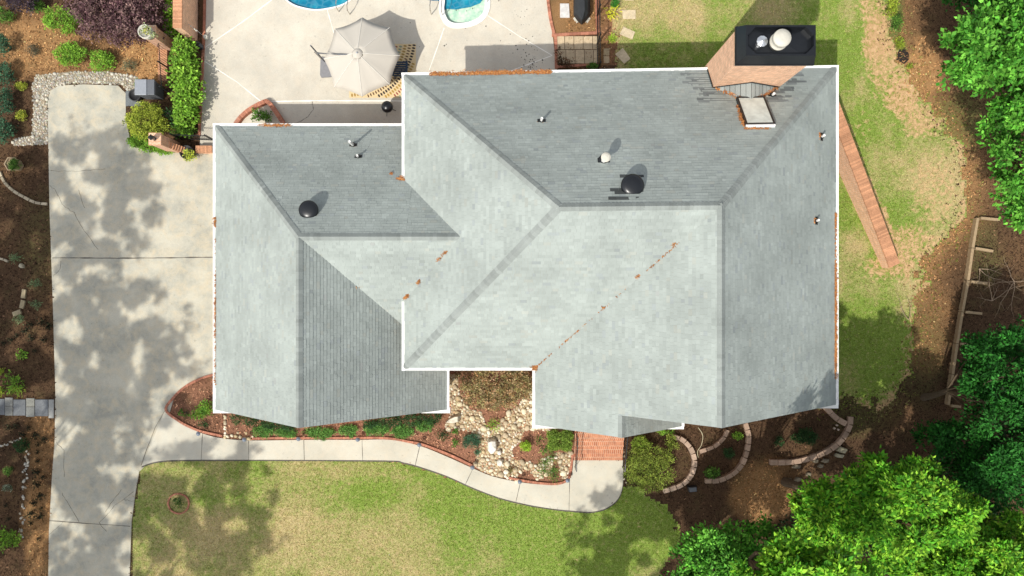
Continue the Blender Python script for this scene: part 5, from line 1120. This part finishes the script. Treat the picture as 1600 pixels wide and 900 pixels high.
mb = MB(); g_ = P(909, 30, 0); mb.box((g_.x - .25, g_.y - .02, .02), (.25, .3, .05), .6); mb.box((g_.x + .25, g_.y - .02, .02), (.25, .3, .05), -.6); mb.build('foot', M['cream'], t)
# grey stepping pavers left of the driveway
for i, (xa, xb, ya, yb, cc, lb) in enumerate(((-8, 8.5, 623, 648, (.17, .18, .19), 'at the left edge'), (9, 21, 621, 634, (.26, .26, .24), 'upper light one of the left pair'), (9, 21, 634.6, 649, (.24, .24, .22), 'lower light one of the left pair'), (22, 41, 624, 649, (.17, .18, .19), 'wide dark one between the pairs'), (42, 55, 622, 635, (.26, .26, .23), 'upper light one of the right pair'), (42, 55, 635.6, 651, (.23, .235, .22), 'lower light one of the right pair'), (56, 76, 624, 650, (.18, .19, .20), 'wide dark one right of the pairs'), (77, 85, 624, 653, (.34, .34, .32), 'narrow pale one touching the driveway'))):
    flat('grey paver left of the driveway, ' + lb, [(xa, ya), (xb, ya), (xb, yb), (xa, yb)], .06, 'cblock', cc, 'stepping_paver', 'paver')
# timber bed at the right
t = thing('timber_edging', 'weathered timber edging with short cross ties along the right slope', 'timber edging', tuple(P(1500, 490, 0)))
pts = [(1523, 341), (1515, 388), (1508, 438), (1499, 487), (1491, 536), (1484, 584), (1477, 632)]
for a, b in zip(pts[:-1], pts[1:]):
    a3, b3 = P(*a, 0), P(*b, 0); d = b3 - a3; mb = MB(); m_ = (a3 + b3) / 2; mb.box((m_.x, m_.y, .12), (d.length - .03, .13, .26), math.atan2(d.y, d.x)); mb.build('timber', M['wood'], t)
for (a, b) in (((1525, 341), (1557, 344)), ((1517, 388), (1547, 393)), ((1510, 440), (1538, 443)), ((1501, 487), (1530, 490)), ((1493, 537), (1514, 538)), ((1479, 633), (1497, 635))):
    a3, b3 = P(*a, 0), P(*b, 0); d = b3 - a3; mb = MB(); m_ = (a3 + b3) / 2; mb.box((m_.x + .07, m_.y, .1), (d.length - .1, .12, .2), math.atan2(d.y, d.x)); mb.build('cross_tie', M['wood'], t)
# fallen bare branches at the right
for i, (x, y, a0, n_) in enumerate(((1550, 470, .3, 4), (1585, 440, 2.3, 5), (1420, 500, 1.0, 2), (1530, 420, 4.5, 3))):
    mb = MB(); c = P(x, y, .15)
    for k in range(n_):
        a = a0 + k * .8 + random.random() * .5; L = random.uniform(.8, 2.2); path = [c]
        for j in range(5): a += random.uniform(-.35, .35); path.append(path[-1] + Vector((math.cos(a), math.sin(a), random.uniform(-.02, .12))) * L / 5)
        mb.tube(path, [.022, .018, .014, .01, .007, .004], 5, (.30, .22, .15))
        for j in (2, 3):
            b_ = a + random.choice((-.9, .9)); mb.tube([path[j], path[j] + Vector((math.cos(b_), math.sin(b_), .1)) * .5], [.008, .003], 4, (.30, .22, .15))
    tag(mb.build('fallen_branch', M['cblock']), 'bare tangled fallen branch on the shaded right slope, ' + ('beside the middle of the timber edging', 'at the right edge', 'short one in the brown clearing', 'above the timber cross ties')[i], 'branch')
# path lights
plp = None
PLN = ['left end near the driveway', 'second from the left', 'third, under the garage roof peak', 'fourth', 'fifth, at the bend', 'sixth, where the dry creek begins', 'seventh, by the low brown plant', 'last, at the corner of the landing']
for i, (x, y) in enumerate(((316, 675), (387, 684), (470.5, 683), (562, 684), (657, 692), (739, 727), (812, 749), (886, 747))):
    p = P(x, y, 0)
    if plp is None:
        t = plp = thing('path_light', '', 'path light', tuple(p), 'path lights along the walkway'); mb = MB(); mb.tube([p, p + Vector((0, 0, .5))], .012, 6); mb.build('stake', M['black'], t)
        mb = MB(); mb.lathe([(.05, .36), (.05, .44)], p, 10); mb.build('lens', M['cream'], t); mb = MB(); mb.lathe([(.11, .44), (.1, .46), (.05, .50), (.01, .52)], p, 14); mb.build('shade', m_plain('grey_lamp_shade', (.20, .23, .28), .4, .4), t)
    else: t = copy_tree(plp); t.location = p
    t['label'] = 'small grey capped path light along the front walkway, ' + PLN[i]
# small black spotlight box at the first ring
t = thing('garden_box', 'small black box with a cable beside the first block ring', 'utility box', tuple(P(1080, 762, 0))); b0 = P(1080, 762, 0); mb = MB(); mb.box((b0.x, b0.y, .16), (.4, .26, .32), .1); mb.build('body', M['rubber'], t, bevel=.02); mb = MB(); mb.box((b0.x, b0.y, .335), (.34, .2, .03), .1); mb.build('lid', M['bin'], t)
mb = MB(); mb.tube([tuple(P(x, y, .05)) for x, y in catmull([(1091, 668), (1098, 680), (1096, 695), (1090, 705), (1091, 715)], 5)], .018, 6, (.5, .45, .3)); tag(mb.build('garden_hose', M['cblock']), 'tan garden hose lying between the first ring and the short inner arc', 'hose')
# ---------------------------------------------------------------- patio things
def rail(label, px, axis=0):
    c = P(*px, 0); t = thing('pool_handrail', label, 'pool handrail', tuple(c))
    for s in (-.28, .28):
        mb = MB(); R = Matrix.Rotation(axis, 3, 'Z'); pts = [(0, -.35, .03), (0, -.36, .55), (0, -.2, .78), (0, .1, .8), (0, .42, .45), (0, .5, -.1)]
        mb.tube([c + R @ Vector((s, y, z)) for _, y, z in pts], .024, 8); mb.build('rail', M['chrome'], t)
    return t
rail('bent steel pool handrail on the left pool near the umbrella', (541, 10), -.25)
rail('bent steel handrail beside the left of the shallow pool ledge', (684, 13), -.1)
rail('bent steel handrail cut by the top edge right of the shallow ledge', (769, -8), .1)
mb = MB(); cv = catmull([(688, -6), (691, 2), (690, 14), (693, 27), (700, 37), (714, 41), (736, 38), (753, 29), (761, 14), (762, -6)], 6)
W3 = [Vector((*G(*p), 0)) for p in cv]
for i in range(len(W3) - 1):
    pass
strip('pool_coping', cv, .26, .075, M['white'], h=.06)[1]['kind'] = 'structure'
for k in range(3):
    q = [(694 + k * 3, 14 + k * 1 - 0), (750 - k * 3, 5 + k), (752 - k * 3, 14 - k), (740, 24 - k * 5), (712, 30 - k * 5), (697 + k * 3, 24 - k * 3)]
cv = catmull([(447, 0), (455, 6), (468, 11.5), (492, 16), (515, 13.5), (535, 8), (548, 0)], 5); strip('pool_coping', cv, .07, .045, M['white'], h=.03)[1]['kind'] = 'structure'
# striped rug
t = thing('patio_rug', 'cream outdoor rug with curved rows of coloured ovals under the umbrella', 'rug', tuple(P(597, 112, .03))); mb = MB(); mb.prism(ccw(gp([(546, 69), (650, 69), (650, 153), (546, 153)])), .032, .042); mb.build('rug_base', m_plain('rug_cream', (.66, .52, .30), .95, 0, .1, 30), t)
mb = MB(); cc = (540, 55); COLS = [(.10, .04, .02), (.36, .22, .06), (.25, .30, .22), (.28, .03, .03), (.45, .28, .07), (.04, .03, .03)]
for j in range(22):
    mb = MB(); r = 20 + j * 6.8; col = COLS[(j * 5) % 6]; k = int(r * 1.7 / 4.3); big_ = 1 if j % 3 else .7
    for i in range(k):
        a = i / k * 1.75 - .1; x = cc[0] + r * math.cos(a); y = cc[1] + r * math.sin(a)
        if not (548.5 < x < 647.5 and 71 < y < 151.5): continue
        p = P(x, y, 0); ca, sa = math.cos(-a), math.sin(-a)
        mb.prism([(p.x + .088 * math.cos(w) * ca - .047 * big_ * math.sin(w) * sa, p.y + .088 * math.cos(w) * sa + .047 * big_ * math.sin(w) * ca) for w in np.linspace(0, 5.5, 8)], .042, .0455, col)
    if mb.v: mb.build('oval_row', M['col'], t)
# navy slatted chair
c = P(628, 113, 0); t = thing('patio_chair', 'navy slatted lounge chair on the rug beside the umbrella', 'chair', (c.x, c.y, .042)); 
for k in range(7): 
    mb = MB(); mb.box((c.x, c.y - .3 + k * .11, .42), (.62, .085, .025)); mb.build('seat_slat', M['navy'], t)
for k in range(5):
    mb = MB(); mb.box((c.x - .24 + k * .12, c.y - .42, .72), (.09, .025, .6), M=Matrix.Rotation(.25, 3, 'X')); mb.build('back_slat', M['navy'], t)
for sx in (-.3, .3):
    for sy in (-.33, .36): mb = MB(); mb.box((c.x + sx, c.y + sy, .23), (.06, .06, .40)); mb.build('leg', M['navy'], t)
    mb = MB(); mb.box((c.x + sx * 1.1, c.y, .64), (.1, .75, .03)); mb.build('armrest', M['navy'], t)
    for sy in (-.33, .33): mb = MB(); mb.box((c.x + sx * 1.1, c.y + sy, .54), (.05, .05, .18)); mb.build('arm_post', M['navy'], t)
# cantilever umbrella
t = thing('cantilever_umbrella', 'off white octagonal cantilever parasol on the pool patio', 'umbrella', tuple(P(512, 105, .03)))
tips = [(566, 27), (609, 43), (625, 87), (609, 132), (566, 151), (522, 136), (506, 92), (523, 45)]; zt_, za = 2.0, 2.62; ap_ = P(558, 83, za); mb = MB()
T_ = [P(x, y, zt_) for x, y in tips]
grid = []
for i in range(8):
    a, b = T_[i], T_[(i + 1) % 8]; m_ = 4
    for q in range(m_):
        for r_ in range(6):
            def pt(u, v):
                e = a.lerp(b, u); e = e.lerp((T_[0] + T_[4]) / 2, .035 * 4 * u * (1 - u)); p = ap_.lerp(e, v); p.z = za - (za - zt_) * (v ** 1.1) - .045 * 4 * u * (1 - u) * v; return p
            u0_, u1_, v0_, v1_ = q / m_, (q + 1) / m_, .1 + .9 * r_ / 6, .1 + .9 * (r_ + 1) / 6
            mb.face([pt(u0_, v0_), pt(u0_, v1_), pt(u1_, v1_), pt(u1_, v0_)][::1])
bm = bmesh.new(); cn = mb.build('canopy', M['fabric'], t, True); bm.from_mesh(cn.data); bmesh.ops.remove_doubles(bm, verts=bm.verts, dist=.001); bmesh.ops.recalc_face_normals(bm, faces=bm.faces); bm.to_mesh(cn.data); bm.free()
so_ = cn.modifiers.new('solid', 'SOLIDIFY'); so_.thickness = .008
mb = MB(); mb.lathe([(.26, -.06), (.22, .0), (.1, .06), (.02, .08)], ap_ + Vector((0, 0, -.03)), 16); mb.build('vent_cap', M['fabric'], t, True)
mb = MB(); mb.lathe([(.045, 0), (.045, .04), (.02, .06)], ap_ + Vector((0, 0, .04)), 10); mb.build('finial', M['steel'], t)
mb = MB()
for i in range(8):
    sp_ = []
    for v in np.linspace(.1, 1, 9): q = ap_.lerp(T_[i], v); q.z = za - (za - zt_) * (v ** 1.1) + .006; sp_.append(q)
    mb.tube(sp_, .014, 5)
mb.build('seam', m_plain('seam_tape', (.66, .64, .58), .8), cn)
for i in range(8):
    mb = MB(); mb.tube([ap_ - Vector((0, 0, .1)), T_[i] - Vector((0, 0, .03))], .012, 6); mb.build('rib', M['black'], t)
mp_ = P(508, 97, .03); mb = MB(); mt = Vector((mp_.x - .05, mp_.y, 2.3)); mb.tube([mp_, mt], .035, 10); mb.build('mast', M['bin'], t)
mb = MB(); mb.tube([Vector((mt.x, mt.y, 1.3)), P(530, 85, 2.45), ap_ + Vector((0, 0, -.15))], .03, 8); mb.build('arm', M['bin'], t)
mb = MB(); mb.tube([P(491, 81, 2.2), P(530, 86, 2.42)], .012, 6); mb.tube([P(491, 81, 2.2), P(502, 92, 1.9)], .02, 6); mb.build('crank_arm', M['chrome'], t)
mb = MB(); mb.prism(ccw(gp([(502, 90), (508, 91), (514, 102), (520, 121), (503, 122), (501, 118)])), .03, .12); mb.build('base', m_plain('grey_base', (.22, .22, .23), .8, 0, .2), t)
# round black kettle grill
c = P(609, 173, .03); t = thing('kettle_grill', 'black round kettle grill on the patio strip by the house', 'grill', tuple(c)); mb = MB(); mb.lathe([(.05, .45), (.2, .5), (.27, .62), (.28, .7)], c, 20); mb.build('bowl', M['blackcap'], t, True); mb = MB(); mb.lathe([(.29, .7), (.27, .8), (.18, .9), (.04, .94)], c, 20); mb.build('lid', M['blackcap'], t, True)
for k in range(3): mb = MB(); a = k * 2.1; mb.tube([c + Vector((.3 * math.cos(a), .3 * math.sin(a), 0)), c + Vector((.08 * math.cos(a), .08 * math.sin(a), .5))], .015, 6); mb.build('leg', M['black'], t)
# white dog shaped garden ornament on the patio edge and the small black lantern
c = P(320, 58, 0); t = thing('garden_ornament', 'small pale wind ornament on a stake at the patio edge beside the brick wall', 'ornament', tuple(c)); mb = MB(); mb.tube([c, c + Vector((0, 0, .9))], .012, 6); mb.build('stake', M['steel'], t)
for k in range(5):
    mb = MB(); q = c + Vector((-.08 * k - .02, .06 * k, .85 + .03 * k)); mb.rock(q, .07 - .007 * k, (.5, .5, .45), (1, .6, .3), k); mb.build('blade', M['stone'], t)
mb = MB(); mb.lathe([(.1, .0), (.13, .1), (.1, .2)], c + Vector((.12, -.05, .02)), 12); mb.build('pot', M['cream'], t)
c = P(316, 75, 0); t = thing('lantern', 'small black lantern at the end of the brick garden wall', 'lantern', tuple(c)); mb = MB(); mb.box((c.x, c.y, .3), (.22, .22, .6), taper=.8); mb.build('body', M['glass'], t); mb = MB(); mb.lathe([(.17, .6), (.05, .72)], c, 4); mb.build('hood', M['black'], t)
# ---------------------------------------------------------------- loose mulch, pine straw and grass blades
def scatter_mask(w, n):
    """n random points with probability proportional to w on the ground grid"""
    f = w.ravel() / w.sum(); i = rng.choice(len(f), n, p=f); x = GX.ravel()[i] + rng.uniform(-.07, .07, n); y = GY.ravel()[i] + rng.uniform(-.07, .07, n); return x, y, i
slabm = np.zeros(GX.shape, bool)
for q in (DRIVE, catmull(WT, 4) + catmull(WB, 4), [(313, -300), (884, -300), (884, 236), (313, 236)], [(389, 236), (1219, 190), (1219, 600), (389, 614)], BORD): slabm |= pip(PX, PY, q)
vis = (np.abs(GX) < 25.8) & (GY < 14.8) & (GY > -14.3)
w = (~slabm & vis & ~inF & (~inS | (rng.random(GX.shape) < np.clip((edgeS - .15) * 1.6, 0, .8)))).astype(float)
n = 70000; x, y, i = scatter_mask(w, n); th = rng.uniform(0, 6.28, n); L = rng.uniform(.03, .11, n); wd = rng.uniform(.006, .022, n)
orr = np.clip(orange.ravel()[i], 0, 1)[:, None]; chh = np.clip(chips.ravel()[i], 0, 1)[:, None]
base = np.array([.065, .037, .022]) * (1 - orr) + np.array([.42, .22, .09]) * orr; base = base * (1 - chh) + np.array([.34, .17, .10]) * chh
K = base * np.exp(rng.normal(0, .55, n))[:, None]; ctr = np.stack([x, y, rng.uniform(.006, .05, n)], 1); d = np.stack([np.cos(th), np.sin(th), rng.uniform(-.25, .25, n)], 1) * L[:, None] / 2; s = np.stack([-np.sin(th), np.cos(th), rng.uniform(-.5, .5, n)], 1) * wd[:, None]
V = np.stack([ctr - d - s, ctr + d - s, ctr + d + s, ctr - d + s], 1).reshape(-1, 3)
tag(np_mesh('mulch', V, np.arange(4 * n).reshape(n, 4), np.clip(K, 0, .8), M['debris']), 'loose brown bark chips and pine straw covering the beds', 'mulch', kind='stuff')
w = (((inF | inS) & vis & ~slabm).astype(float) + .8 * ((outS > .12) & (rng.random(GX.shape) < outS) & (GX > 12))) * (1.02 - .9 * np.clip(soil, 0, 1)); n = 120000; x, y, i = scatter_mask(w, n)
dr = np.clip(dry.ravel()[i] + rng.normal(0, .22, n), 0, 1)[:, None]; K = (np.array([.19, .26, .04]) * (1 - dr) + np.array([.50, .41, .20]) * dr) * np.exp(rng.normal(0, .3, n))[:, None]
th = rng.uniform(0, 6.28, n); h = rng.uniform(.02, .05, n); lean = rng.uniform(.02, .06, n); wd = rng.uniform(.008, .018, n)
b = np.stack([x, y, np.full(n, .012)], 1); tip = b + np.stack([np.cos(th) * lean, np.sin(th) * lean, h], 1); s = np.stack([-np.sin(th), np.cos(th), 0 * th], 1) * wd[:, None]
V = np.stack([b - s, b + s, tip + s * .3, tip - s * .3], 1).reshape(-1, 3)
tag(np_mesh('grass', V, np.arange(4 * n).reshape(n, 4), np.clip(K, 0, .8), M['grass']), 'short mown green and straw coloured grass of both lawns', 'grass', kind='stuff')
